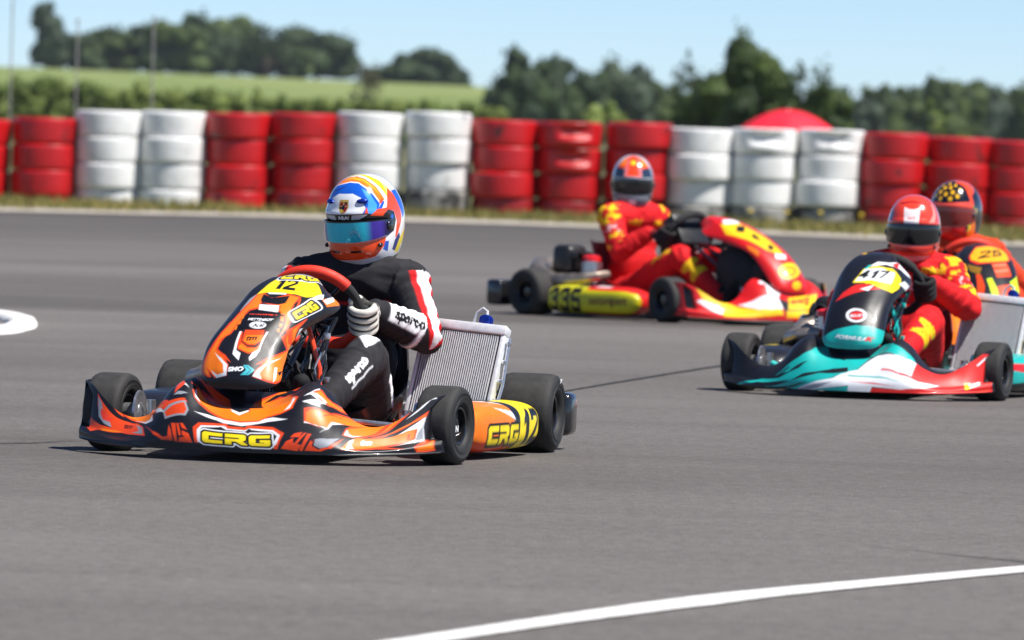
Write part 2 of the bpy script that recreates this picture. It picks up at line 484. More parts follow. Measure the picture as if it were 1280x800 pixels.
# shared wheel meshes
def wheel_meshes(rad, wid, name):
    h = wid/2; rr = .0655
    prof = [(-h*.80, rr), (-h*.90, rr+.004), (-h*1.0, rad*.62), (-h*1.0, rad*.70), (-h*1.02, rad*.705), (-h*1.0, rad*.71), (-h*.995, rad*.82), (-h*1.01, rad*.826), (-h*.985, rad*.86), (-h*.90, rad*.955), (-h*.74, rad*.992), (-h*.45, rad), (0, rad*1.001),
            (h*.45, rad), (h*.74, rad*.992), (h*.90, rad*.955), (h*.985, rad*.86), (h*1.01, rad*.826), (h*.995, rad*.82), (h, rad*.71), (h*1.02, rad*.705), (h, rad*.70), (h, rad*.62), (h*.90, rr+.004), (h*.80, rr)]
    t = MB().lathe(prof, seg=72).build(name+'_tyre', M['rubber'], sharp=60)
    me = t.data; me.materials.append(M['tread'])
    ymax = h*.80
    for p in me.polygons:
        c = p.center
        if math.hypot(c.x, c.z) > rad*.972: p.material_index = 1
    # dish rim with hub, three stub nuts and holes hinted by a ring of bolts
    r = MB()
    r.lathe([(-h*.80, rr), (-h*.84, rr-.004), (-h*.80, rr-.010), (-h*.2, rr-.013), (h*.30, rr-.013), (h*.80, rr-.010), (h*.84, rr-.004), (h*.80, rr)], seg=48)
    for sgn in (1, -1):
        r.lathe([(sgn*h*.32, rr-.013), (sgn*h*.30, .045), (sgn*h*.42, .030), (sgn*h*.62, .026), (sgn*h*.64, .018), (sgn*h*.60, .0)], seg=36)
        for k in range(3):
            w = 2*PI*k/3+.4
            r.lathe([(sgn*h*.30, .007), (sgn*h*.46, .007), (sgn*h*.47, 0)], c=(.040*math.cos(w), 0, .040*math.sin(w)), seg=10)
    r.tube([(0.052, h*.3, 0.0), (.056, h*.75, 0.0)], .003, 8)
    rim = r.build(name+'_rim', M['gloss_black'])
    mt, mr = t.data, rim.data
    bpy.data.objects.remove(t); bpy.data.objects.remove(rim)
    mk = MB()
    return mt, mr

WF = wheel_meshes(.131, .132, 'front')
WR = wheel_meshes(.137, .196, 'rear')

def decal(name, s, o, ux, uy, col, parent, bold=.03):
    """tiny lettering as its own thin mesh"""
    T = text_tris(s, bold)
    o = np.array(o, float); ux = np.array(ux, float); uy = np.array(uy, float)
    n = np.cross(ux, uy); n /= np.linalg.norm(n)
    V = []; F = []
    for t in T:
        i = len(V)
        for p in t: V.append(o+ux*p[0]+uy*p[1]+n*.0012)
        F.append([i, i+1, i+2])
    return mesh(name, V, F, col, parent, False)

M['sticker'] = mat_simple('white_sticker', (.78, .79, .8), .5, var=.06)
def wheel(parent, pos, front, steer=0., side=1, mark=None):
    mt, mr = WF if front else WR
    w = link('wheel', mr, parent); w.location = pos; w.rotation_euler = (0, 0, steer)
    t = link('tyre', mt, w)
    if mark:
        h = (.132 if front else .196)/2*side
        if front:
            decal('rim_mark', mark, (.012*side, h*.66+.0*side, -.022), (-.026*side, 0, 0), (0, 0, .022), M['sticker'], w, .05)
        else:
            b = MB().box((-.03, h*.975, .103), (.016, .004, .03), bev=.001, rot=Matrix.Rotation(R(-16)*side, 3, 'X'))
            b.build('tyre_sticker', M['sticker'], w)
    return w

# ------------------------------------------------------------------ whole kart
def arc(c, r, a0, a1, n, plane):
    ex, ey = plane
    return [Vector(c)+Vector(ex)*r*math.cos(a0+(a1-a0)*i/n)+Vector(ey)*r*math.sin(a0+(a1-a0)*i/n) for i in range(n+1)]

SW_C = Vector((.62, .0, .482))
SW_N = Vector((.86, 0, -.51)).normalized()        # from driver towards the column
SW_UP = Vector((.51, 0, .86)).normalized(); SW_L = Vector((0, 1, 0)); SW_R = .158

def kart(label, loc, yaw, cfg):
    root = empty('racing_kart', loc, yaw)
    tag(root, label, 'kart')
    # wheels
    st = cfg.get('steer', 0)
    for sd in (1, -1):
        wheel(root, (1.05, sd*.575, .131), True, st, sd, cfg.get('mark') if sd == 1 else None)
        wheel(root, (0, sd*cfg.get('rear', .605), .137), False, 0, sd, 'x' if cfg.get('mark') and sd == 1 else None)
    # chassis tubes
    f = MB()
    for sd in (1, -1):
        f.tube([(-.12, sd*.30, .085), (.12, sd*.30, .07), (.30, sd*.32, .055), (.62, sd*.30, .05), (.95, sd*.24, .05), (1.12, sd*.22, .055), (1.30, sd*.19, .06)], .016, 10)
        f.tube([(1.04, sd*.23, .055), (1.05, sd*.36, .09), (1.05, sd*.44, .13)], .016, 10)
        f.tube([(.30, sd*.31, .06), (.30, sd*.50, .07), (.72, sd*.50, .07), (.72, sd*.29, .06)], .010, 8)
        f.tube([(1.28, sd*.19, .06), (1.40, sd*.19, .09), (1.40, -sd*.0, .10)], .010, 8)
        f.tube([(1.00, sd*.13, .05), (1.02, sd*.13, .30), (1.00, sd*.07, .48), (.98, 0, .52)], .009, 8)
    f.tube([(-.12, .30, .085), (-.13, -.30, .085)], .016, 10)
    f.tube([(.44, .31, .055), (.44, -.31, .055)], .014, 10)
    f.tube([(.80, .27, .05), (.80, -.27, .05)], .014, 10)
    f.tube([(1.30, .19, .06), (1.31, -.19, .06)], .012, 10)
    f.build('frame', M[cfg['frame']], root)
    MB().box((.88, 0, .030), (.86, .50, .005), bev=.001).build('floor_tray', M['steel'], root)
    MB().lathe([(-.62, .020), (.62, .020)], c=(0, 0, .14), seg=20).build('rear_axle', M['steel'], root)
    d = MB().lathe([(-.008, .02), (-.008, .098), (.008, .098), (.008, .02)], c=(0, .16, .14), seg=40)
    d.build('brake_disc', M['steel'], root)
    d = MB().lathe([(-.006, .02), (-.006, .112), (.006, .112), (.006, .02)], c=(0, -.28, .14), seg=40)
    d.build('sprocket', M['alu'], root)
    for sd in (1, -1):
        s = MB()
        s.lathe([(-.05, .016), (.05, .016), (.05, 0)], c=(1.05, sd*.445, .125), axis='z', seg=16)
        s.lathe([(-.07, .0), (-.07, .03), (.02, .034), (.03, 0)], c=(1.05, sd*.50, .131), seg=20)
        s.box((1.0, sd*.44, .115), (.10, .03, .02))
        s.lathe([(-.004, .03), (-.004, .075), (.004, .075), (.004, .03)], c=(1.05, sd*.485, .131), seg=28)
        s.build('steering_knuckle', M['alu'], root)
        MB().tube([(.96, sd*.43, .115), (.97, sd*.05, .14)], .008, 8).tube([(.955, sd*.41, .115), (.965, sd*.38, .118)], .014, 8).build('tie_rod', M['alu'], root)
        p = MB().box((1.22, sd*.115, .17), (.012, .05, .09), rot=Matrix.Rotation(R(-20), 3, 'Y'))
        p.tube([(1.14, sd*.115, .04), (1.20, sd*.115, .11), (1.22, sd*.115, .17)], .007, 8)
        p.build('pedal', M['alu'], root)
    MB().box((.86, 0, .125), (.20, .22, .17), bev=.03, seg=3).build('fuel_tank', M['black'], root)
    # steering column and wheel
    MB().tube([SW_C+SW_N*.03, SW_C+SW_N*.44], .011, 10).tube([SW_C+SW_N*.02, SW_C+SW_N*.07], .03, 16).build('steering_column', M['steel'], root)
    build_steering(root, cfg)
    if cfg.get('inner'):
        MB().ell((1.13, -.04, .28), (.20, .11, .17), 26, 16, rot=Matrix.Rotation(R(28), 3, 'Y')).ell((1.30, -.09, .27), (.05, .05, .09), 16, 10).build('inner_fairing', M['matte_black'], root)
    # seat shell
    nu, nv = 40, 46
    U, Vv = np.meshgrid(np.linspace(-1, 1, nu), np.linspace(0, 1, nv))
    cx = spline([0, .25, .5, .75, 1], [.52, .36, .17, .06, .0], Vv); cz = spline([0, .25, .5, .75, 1], [.13, .055, .075, .24, .43], Vv)
    w = spline([0, .3, .6, 1], [.17, .205, .215, .16], Vv); up = spline([0, .3, .6, 1], [.05, .13, .16, .04], Vv)
    S = np.stack([cx+up*.55*np.abs(U)**3*sstep(.3, .8, Vv), w*np.sin(U*1.4)/np.sin(1.4), cz+up*np.abs(U)**3*(1-.5*sstep(.4, 1, Vv))], -1)
    shell('seat', S, np.zeros((nu*nv, 2)), np.tile(np.array(cfg['seat']), (nu*nv, 1)), M['livery'], root, .006, cfg['seat'])
    # rear bumper
    rb = MB()
    rb.tube([(-.24, -.62, .125), (-.25, -.3, .13), (-.25, .3, .13), (-.24, .62, .125)], .045, 12, flat=1.6)
    for sd in (1, -1): rb.box((-.235, sd*.655, .125), (.12, .13, .15), bev=.025, seg=3)
    rb.build('rear_bumper', M['gloss_black'], root)
    # engine, airbox, exhaust (driver's right)
    build_engine(root, cfg)
    if cfg.get('radiator', True): build_radiator(root, cfg)
    # bodywork
    front_bumper(root, cfg['bumper_base'], cfg['bumper'], *cfg.get('bgrid', (560, 170)), W=cfg.get('bw', .615), off=cfg.get('boff', 0.), nose=cfg.get('nose', 0.))
    front_panel(root, cfg['panel_base'], cfg['panel'], *cfg.get('pgrid', (230, 330)), twist=cfg.get('twist', 1.0), back=cfg.get('panel_back', BLK), drop=cfg.get('drop', 0.), lift=cfg.get('lift', 0.), nose=cfg.get('nose', 0.))
    for sd in (1, -1): side_pod(root, sd, lambda V, sd=sd: cfg['pod'](V, sd))
    return root

def build_steering(root, cfg):
    turn = cfg.get('turn', 0.)
    a = SW_L*math.cos(turn)+SW_UP*math.sin(turn); b = -SW_L*math.sin(turn)+SW_UP*math.cos(turn)
    pts = []
    for i in range(64):
        w = 2*PI*i/64
        r = SW_R*(1-.10*max(0, -math.sin(w))**4)
        y = r*math.sin(w)
        if y < -.128: y = -.128-(y+.128)*.1
        pts.append(SW_C+a*r*math.cos(w)+b*y)
    n = 64
    sw = empty('steering_wheel'); sw.parent = root
    top = [pts[i % n] for i in range(7, 26)]; bot = [pts[i % n] for i in range(38, 59)]
    lf = [pts[i % n] for i in range(-6, 8)]; rt = [pts[i % n] for i in range(25, 39)]
    MB().tube(top, .0212, 14).build('rim', M[cfg['grip']], sw)
    MB().tube(bot, .0200, 14).build('rim', M[cfg['grip']], sw)
    MB().tube(lf, .0170, 14).build('grip', M['black_grip'], sw)
    MB().tube(rt, .0170, 14).build('grip', M['black_grip'], sw)
    s = MB()
    for w in (8, 24, 48):
        s.tube([SW_C+SW_N*.025, SW_C*.4+pts[w]*.6+SW_N*.012, pts[w]], .011, 8, flat=.6)
    s.lathe([(-.01, 0), (-.01, .035), (.01, .035), (.012, 0)], seg=20)
    # hub built at the origin: move its ring to the wheel centre
    k = s.n-20*4
    q = SW_N.to_track_quat('Y', 'Z')
    for i in range(k, s.n): s.V[i] = tuple(q @ Vector(s.V[i])+SW_C+SW_N*.02)
    s.build('spokes', M['gloss_black'], sw)
    # gear lever / data display behind the wheel
    MB().box(SW_C+SW_N*-.005+SW_UP*.03, cfg.get('dash', (.03, .11, .07)), rot=Matrix.Rotation(R(-31), 3, 'Y'), bev=.01).build('display', M['black'], sw)
    # plumbing below the front panel
    w = MB()
    rr = random.Random(3)
    for k in range(9):
        y = .04+.02*k*.5*rr.uniform(.6, 1.2); y *= 1 if k % 3 else -1
        w.tube([(1.02+rr.uniform(-.1, .1), y+rr.uniform(-.04, .08), .14+rr.uniform(0, .1)), (1.00+rr.uniform(-.08, .08), y+rr.uniform(.0, .1), .30), (.90+rr.uniform(-.08, .08), y+rr.uniform(-.02, .08), .42+rr.uniform(-.05, .06)), (.80, y*.4, .44)], rr.uniform(.004, .009), 7)
    w.build('cables', M['gloss_black'], root)
    w = MB()
    for k in range(4):
        w.tube([(1.0, .09+.02*k, .10), (.96+.03*k, .12, .30), (.92, .10+.015*k, .40+.02*k)], .0035, 6)
        w.box((.96+.02*k, .13+rr.uniform(-.02, .03), .26+.05*k), (.03, .018, .022), bev=.003)
    w.build('brake_lines', M[cfg.get('lines', 'alu')], root)

def build_engine(root, cfg):
    e = empty('engine'); e.parent = root
    b = MB().box((.22, -.36, .14), (.20, .17, .13), bev=.02)
    b.box((.20, -.30, .12), (.24, .10, .10), bev=.02)
    b.lathe([(-.09, 0), (-.09, .055), (-.075, .06), (.0, .06), (.0, 0)], c=(.22, -.445, .14), seg=28)
    b.build('crankcase', M['steel'], e)
    c = MB()
    for k in range(7):
        c.lathe([(.21+k*.016, 0), (.21+k*.016, .066), (.219+k*.016, .066), (.219+k*.016, 0)], c=(.22, -.36, 0), axis='z', seg=24)
    c.lathe([(.2, .045), (.33, .045)], c=(.22, -.36, 0), axis='z', seg=20)
    c.build('cylinder', M['alu'], e)
    MB().lathe([(.325, 0), (.325, .058), (.35, .055), (.36, .03), (.362, 0)], c=(.22, -.36, 0), axis='z', seg=28).build('cylinder_head', M[cfg.get('head', 'red')], e)
    a = MB().box((.05, -.37, .33), (.15, .17, .17), bev=.04, seg=4)
    for dy in (-.04, .04):
        a.lathe([(0, .030), (.055, .027), (.055, .022), (0, .024)], c=(.12, -.37+dy, .35), axis='x', seg=20)
    a.build('airbox', M['black'], e)
    MB().lathe([(0, .0), (0, .03), (.09, .028), (.09, 0)], c=(.10, -.37, .22), axis='x', seg=16).build('carburettor', M['alu'], e)
    x = MB().tube([(.30, -.36, .24), (.36, -.38, .25), (.36, -.46, .24), (.28, -.52, .22), (.10, -.55, .20), (-.06, -.53, .25), (-.14, -.42, .28), (-.18, -.2, .28), (-.18, .0, .27), (-.18, .12, .26)],
                  [.024, .026, .03, .036, .05, .056, .058, .056, .04, .022], 16)
    x.build('exhaust_pipe', M['copper'], e)

def build_radiator(root, cfg):
    r = empty('radiator'); r.parent = root
    r.location = cfg.get('rad_loc', (.36, .400, .085)); r.rotation_euler = (R(cfg.get('rad_roll', -4)), R(-20), R(cfg.get('rad_yaw', -6)))
    w, h = .300, cfg.get('rad_h', .36)
    MB().box((0, 0, h/2), (.020, w-.03, h-.02), bev=.002).build('core', M['core'], r)
    s = MB(); n = 33
    for k in range(n):
        y = -w/2+.020+(w-.040)*k/(n-1)
        s.box((.0165, y, h/2), (.013, .0029, h-.03), bev=.0)
    s.build('cooling_fins', M['white_alu'], r, smooth=False)
    fr = MB()
    fr.box((0, 0, h+.008), (.056, w+.012, .034), bev=.006)
    fr.box((0, 0, -.004), (.056, w+.012, .030), bev=.006)
    for sd in (1, -1): fr.box((0, sd*(w/2-.004), h/2), (.046, .014, h-.012), bev=.003)
    fr.build('tanks', M['white_alu'], r)
    sp = MB().tube([(-.01, w/2+.012, .02), (-.01, w/2+.022, h*.5), (-.005, w/2+.012, h-.01)], .006, 8)
    for k in range(5): sp.box((-.004, w/2+.014, .05+k*.07), (.016, .016, .014), bev=.003)
    sp.build('bracket', M['alu'], r)
    c = MB().lathe([(0, 0), (0, .017), (.006, .021), (.030, .021), (.034, .017), (.034, 0)], c=(0, .065, h+.025), axis='z', seg=20)
    for k in range(10):
        c.box((.021*math.cos(k*PI/5), .065+.021*math.sin(k*PI/5), h+.043), (.006, .006, .02), bev=.001)
    c.build('cap', M['blue'], r)
    MB().tube([(0, .065, h+.055), (0, .062, h+.075), (-.002, .045, h+.085), (-.004, .025, h+.07), (-.02, .012, h+.02), (-.035, .01, h-.05)], .006, 8).build('hose', M['hose'], r)
    MB().tube([(-.01, -w/2+.05, .0), (.0, -w/2-.02, -.06), (.02, -w/2-.12, -.05), (.0, -w/2-.25, .0)], .015, 10).build('coolant_pipe', M['black'], r)

# ------------------------------------------------------------------ drivers
def limb(mb, pts, rad, seg=20, sub=6):
    """closed tapered chain with round ends"""
    P = [Vector(p) for p in pts]; n = len(P)
    ts = np.linspace(0, n-1, (n-1)*sub+1)
    Q = np.stack([spline(range(n), [p[k] for p in P], ts) for k in range(3)], -1); rr = spline(range(n), rad, ts)
    q0 = Vector(Q[0]); t0 = (Vector(Q[1])-q0).normalized(); q1 = Vector(Q[-1]); t1 = (q1-Vector(Q[-2])).normalized()
    pp = []; rp = []
    for a in (80, 60, 40, 20): pp.append(q0-t0*rr[0]*math.sin(R(a))); rp.append(rr[0]*math.cos(R(a)))
    for q, r in zip(Q, rr): pp.append(Vector(q)); rp.append(r)
    for a in (20, 40, 60, 80): pp.append(q1+t1*rr[-1]*math.sin(R(a))); rp.append(rr[-1]*math.cos(R(a)))
    mb.tube(pp, rp, seg)

def fuse(mb, name, mat, parent, voxel, smooth=6, disp=None, colour=None):
    """one continuous surface out of overlapping volumes"""
    o = mb.build(name, mat, None, clean=False)
    m = o.modifiers.new('remesh', 'REMESH'); m.mode = 'VOXEL'; m.voxel_size = voxel
    s = o.modifiers.new('smooth', 'SMOOTH'); s.iterations = smooth; s.factor = .5
    dg = bpy.context.evaluated_depsgraph_get()
    me = bpy.data.meshes.new_from_object(o.evaluated_get(dg))
    old = o.data; o.modifiers.clear(); o.data = me; bpy.data.meshes.remove(old); me.name = name
    n = len(me.vertices); V = np.empty(n*3, np.float32); me.vertices.foreach_get('co', V); V = V.reshape(-1, 3).astype(float)
    N = np.empty(n*3, np.float32); me.vertex_normals.foreach_get('vector', N); N = N.reshape(-1, 3).astype(float)
    V0 = V.copy()
    if disp is not None:
        V = V+N*disp(V, N)[:, None]
        me.vertices.foreach_set('co', V.astype(np.float32).ravel()); me.update()
    if colour is not None: setcol(me, colour(V0, N))
    me.polygons.foreach_set('use_smooth', np.ones(len(me.polygons), dtype=bool))
    if not me.materials: me.materials.append(mat)
    if parent is not None: o.parent = parent
    return o

def seg_near(P, a, b):
    a = np.array(a, float); b = np.array(b, float); e = b-a
    t = ((P-a)@e)/(e@e); q = P-a-np.clip(t, 0, 1)[:, None]*e
    return t, np.linalg.norm(q, axis=1), q

def planar(C, V, N, o, ux, uy, layers, depth=.06, asp=None, face=.15):
    """paint layers given in a flat frame laid on the cloth: o corner, ux/uy metric edge vectors"""
    o = np.array(o, float); ux = np.array(ux, float); uy = np.array(uy, float)
    n = np.cross(ux, uy); n /= np.linalg.norm(n)
    d = V-o
    UV = np.stack([d@ux/(ux@ux), d@uy/(uy@uy)], -1)
    mask = (np.abs(d@n) < depth) & (N@n > face)
    paint(C, UV, layers, asp=(np.linalg.norm(ux), np.linalg.norm(uy)), aa=.004, mask=mask)

def helmet_shape(az, el, feat=True):
    """radius of the helmet in direction (az from front, + to the left; el) - metres"""
    ca, sa, ce, se = np.cos(az), np.sin(az), np.cos(el), np.sin(el)
    a = np.where(ca > 0, .150, .168); b = .128; c = np.where(se > 0, .166, .190)
    n = 2.25
    r = ((np.abs(ce*ca)/a)**n+(np.abs(ce*sa)/b)**n+(np.abs(se)/c)**n)**(-1/n)
    if not feat: return r
    d = np.degrees(el); fr = np.clip(ca, 0, 1)
    r = r+.016*fr**2*np.exp(-((d+33)/15)**2)               # chin bar
    r = r-.006*sstep(.15, .4, ca)*np.exp(-((d+3)/13)**4)    # eye port
    r = r+.005*fr*np.exp(-((d-18)/5)**2)                    # brow
    r = r+.010*np.clip(-ca, 0, 1)**2*np.exp(-((d-5)/25)**2)
    return r

def helmet(parent, loc, rot, base, layers, vis_col, vmat='visor_dark', visor_frame=BLK, spoiler=True, n=(260, 170), vtop=13.0, vbot=-21.0):
    """rot: (yaw, pitch, roll); layers drawn in (azimuth, elevation) degrees"""
    hm = empty('helmet'); 
    nz, ne = n
    az = np.linspace(-PI, PI, nz); el = np.linspace(R(-62), R(89.5), ne)
    A, E = np.meshgrid(az, el)
    r = helmet_shape(A, E)
    P = np.stack([r*np.cos(E)*np.cos(A), r*np.cos(E)*np.sin(A), r*np.sin(E)], -1)
    # flat lower edge, higher at the nape
    zmin = -.158-.010*np.clip(np.cos(A), 0, 1)+.03*np.clip(-np.cos(A), 0, 1)
    P[..., 2] = np.maximum(P[..., 2], zmin)
    uv = np.stack([np.degrees(A), np.degrees(E)], -1).reshape(-1, 2)
    C = np.tile(np.array(base, float), (len(uv), 1))
    paint(C, uv, layers, asp=(.0024, .0026), aa=.002)
    o = shell('helmet', P, uv, C, M['helmet'], parent, .006, BLK)
    bpy.data.objects.remove(hm)
    o.location = loc; o.scale = (.95, .95, 1.0)
    o.rotation_mode = 'XYZ'; o.rotation_euler = (rot[2], rot[1], rot[0])
    # visor
    a = np.linspace(R(-84), R(84), 120); v = np.linspace(-1, 1, 40)
    A, Vv = np.meshgrid(a, v)
    half = np.degrees(A)/84
    top = vtop-3*np.abs(half)**3; bot = vbot+7*np.abs(half)**2.2
    E = R(1)*(bot+(top-bot)*(Vv+1)/2)
    r = helmet_shape(A, E, False)+.0105-.008*np.abs(half)**5
    P = np.stack([r*np.cos(E)*np.cos(A), r*np.cos(E)*np.sin(A), r*np.sin(E)], -1)
    ad = np.degrees(A).reshape(-1); vv = Vv.reshape(-1)
    C = vis_col(ad, vv)
    vs = shell('visor', P, np.zeros((A.size, 2)), C, M[vmat], o, .003, INK)
    for sd in (1, -1):
        t = MB()
        aa = R(72*sd); ee = R(-3); rr = float(helmet_shape(np.array(aa), np.array(ee)))+.012
        t.ell((rr*math.cos(ee)*math.cos(aa), rr*math.cos(ee)*math.sin(aa), rr*math.sin(ee)), (.016, .006, .016), 14, 8)
        aa = R(52*sd); ee = R(-26); rr = float(helmet_shape(np.array(aa), np.array(ee)))+.004
        l = MB().ell((rr*math.cos(ee)*math.cos(aa), rr*math.cos(ee)*math.sin(aa), rr*math.sin(ee)), (.014, .008, .008), 12, 8)
        t.build('visor_pivot', M['gloss_black'], o); l.build('chin_clip', M['gloss_black'], o)
    if spoiler:
        for sd in (1, -1):
            g = MB()
            for (a0, e0) in ((30, 33),):
                aa = R(a0*sd); ee = R(e0); rr = float(helmet_shape(np.array(aa), np.array(ee)))+.003
                c = Vector((rr*math.cos(ee)*math.cos(aa), rr*math.cos(ee)*math.sin(aa), rr*math.sin(ee)))
                g.ell(c, (.022, .009, .008), 12, 8, rot=(c.to_track_quat('Z', 'Y').to_matrix()))
            g.build('vent', M['blue'] if spoiler == 'blue' else M['gloss_black'], o)
    # seal roll and chin vents
    return o

def glove(parent, C0, t, r, n, wrist, colfn, voxel=.0032, seed=0):
    """hand closed round a rim: C0 rim point, t along the rim towards the thumb, r outward, n away from the driver"""
    t, r, n = Vector(t).normalized(), Vector(r).normalized(), Vector(n).normalized()
    G = 1.16
    def p(a, b, c): return C0+(r*a+n*b+t*c)*G
    mb = MB()
    g = .0175
    # palm behind and outside the rim
    mb.ell(p(.020, -.026, -.002), (.036, .022, .045), 16, 12, rot=Matrix((r, n, t)).transposed())
    limb(mb, [p(.036, -.02, .022), p(.036, -.018, -.024)], [.020, .018], 14)
    offs = (.034, .0115, -.0115, -.033); ln = (.96, 1.05, 1.0, .85)
    for o, L in zip(offs, ln):
        o2 = o*1.04
        limb(mb, [p(.040, -.012, o*.9), p(.0425, .012, o2), p(.026*L, .0345, o2), p(-.004*L, .036, o2), p(-.024*L, .020, o2), p(-.026*L, .001, o2*.98)],
             [.0150, .0142, .0136, .0130, .0122, .0110], 12, 5)
    limb(mb, [p(.006, -.038, .018), p(-.012, -.036, .036), p(-.024, -.016, .050), p(-.026, .010, .054)], [.016, .0145, .0128, .0105], 12, 5)
    w = Vector(wrist)
    limb(mb, [p(.020, -.032, -.012), p(.018, -.050, -.020).lerp(w, .35), w.lerp(p(.018, -.05, -.02), .15), w], [.030, .030, .033, .036], 16, 5)
    def colour(V, N):
        d = V-np.array(C0)
        a = d@np.array(r); b = d@np.array(n); c = d@np.array(t)
        return colfn(a, b, c, V)
    return fuse(mb, 'glove', M['glove'], parent, voxel, 3, None, colour)

def person(label, loc, yaw, cfg):
    J = cfg['J']
    mb = MB()
    pel, che, nek = [Vector(J[k]) for k in ('pelvis', 'chest', 'neck')]
    # torso: stacked ellipses
    def ring(c, ry, rx): return c, ry, rx
    mid = pel.lerp(che, .5)
    mb.ell(pel, (.135, .175, .12), 24, 14)
    mb.ell(mid, (.125, .165, .16), 24, 14)
    mb.ell(che, (.125, .178, .155), 24, 14)
    shl, shr = Vector(J['shl']), Vector(J['shr'])
    limb(mb, [shr, (shr+shl)/2+Vector((0, 0, .015)), shl], [.078, .10, .078], 20)
    limb(mb, [(shr+shl)/2+Vector((.0, 0, .02)), nek, nek+Vector((.01, 0, .05))], [.085, .066, .062], 20)
    limb(mb, [shr.lerp(nek, .15), nek.lerp(shr, .25)+Vector((0, 0, -.02))], [.066, .06], 16)
    limb(mb, [shl.lerp(nek, .15), nek.lerp(shl, .25)+Vector((0, 0, -.02))], [.066, .06], 16)
    segs = []
    for sd in 'lr':
        sh, eb, wr = J['sh'+sd], J['eb'+sd], J['wr'+sd]
        limb(mb, [sh, Vector(sh).lerp(Vector(eb), .5), eb], [.073, .066, .058], 20)
        limb(mb, [eb, Vector(eb).lerp(Vector(wr), .45), wr], [.060, .058, .044], 20)
        hp, kn, an = J['hp'+sd], J['kn'+sd], J['an'+sd]
        limb(mb, [hp, Vector(hp).lerp(Vector(kn), .5), kn], [.092, .085, .068], 20)
        limb(mb, [kn, Vector(kn).lerp(Vector(an), .4), an], [.068, .064, .044], 20)
        segs += [('u'+sd, sh, eb), ('f'+sd, eb, wr), ('t'+sd, hp, kn), ('s'+sd, kn, an)]
    segs += [('b', pel, nek)]
    rad = {'u': .066, 'f': .05, 't': .083, 's': .06, 'b': .165}
    joints = [np.array(J[k]) for k in ('ebl', 'ebr', 'knl', 'knr')]+[np.array(J[k]) for k in ('shl', 'shr')]
    lens = {}
    def zones(V):
        D = []; T = []; Q = []
        for nm, a, b in segs:
            t, d, q = seg_near(V, a, b); D.append(d-rad[nm[0]]); T.append(t); Q.append(q)
        D = np.array(D); k = D.argmin(0)
        return k, np.array(T)[k, np.arange(len(V))], np.array(Q)[k, np.arange(len(V))]
    names = [s[0] for s in segs]
    def disp(V, N):
        k, t, q = zones(V)
        out = np.zeros(len(V))
        isb = k == names.index('b')
        jd = np.min([np.linalg.norm(V-j, axis=1) for j in joints], 0)
        amp = .0046+.0100*np.exp(-(jd/.10)**2)
        lenk = np.array([(Vector(b)-Vector(a)).length for _, a, b in segs])[k]
        s = t*lenk
        for i in range(len(V)):
            v = V[i]
            if isb[i]:
                w = noise.noise(Vector((v[0]*9, v[1]*7, v[2]*16+3)))
                w2 = noise.noise(Vector((v[0]*26, v[1]*18, v[2]*40+3)))
            else:
                w = noise.noise(Vector((v[0]*7+k[i]*5, v[1]*7, s[i]*26+v[2]*9)))
                w2 = noise.noise(Vector((v[0]*20+k[i]*5, v[1]*20, s[i]*70+v[2]*22)))
            out[i] = (1-abs(w)*2.2)*.8+w2*.6
        return out*amp
    def colour(V, N):
        k, t, q = zones(V)
        C = np.tile(np.array(cfg['suit'], float), (len(V), 1))
        cfg['paint'](C, V, N, k, t, q, names)
        return C
    body = fuse(mb, 'person', M['suit'], None, cfg.get('voxel', .0075), 5, disp, colour)
    body.location = loc; body.rotation_euler = (0, 0, yaw)
    tag(body, label, 'person')
    # collar
    c = MB(); cr = cfg.get('collar', cfg['suit'])
    nk = nek+Vector((.004, 0, .055))
    c.lathe([(-.035, .074), (0, .072), (.012, .070), (.012, .064), (-.035, .064)], c=nk, axis='z', seg=32)
    c.build('collar', cfg['collar_mat'], body)
    # shoes
    for sd in 'lr':
        an = Vector(J['an'+sd]); toe = Vector(J['to'+sd])
        s = MB(); up = Vector((0, 0, 1)); ax = (toe-an).normalized()
        heel = an-Vector((0.012, 0, .06))
        limb(s, [an+Vector((-.02, 0, .03)), an, heel.lerp(an, .35)], [.046, .044, .04], 14)
        limb(s, [heel, heel.lerp(toe, .5), toe], [.034, .040, .030], 16)
        sh = fuse(s, 'shoe', M['glove'], body, .005, 4, None, lambda V, N, sd=sd: np.tile(np.array(cfg['shoe']), (len(V), 1)))
    # gloves on the wheel
    for sd, sg in (('l', 1), ('r', -1)):
        ang = cfg.get('turn', 0)+(0 if sg == 1 else PI)
        a = cfg.get('turn', 0)+cfg.get('hand', {}).get(sd, 0)
        rd = (SW_L*math.cos(a)+SW_UP*math.sin(a))*sg
        tt = (-SW_L*math.sin(a)+SW_UP*math.cos(a))
        C0 = SW_C+rd*SW_R
        glove(body, C0, tt, rd, SW_N, J['wr'+sd], cfg['glove'], cfg.get('gvox', .0035))
    h = helmet(body, J['head'], cfg['head_rot'], cfg['helm_base'], cfg['helm'], cfg['visor'], **cfg.get('hk', {}))
    return body


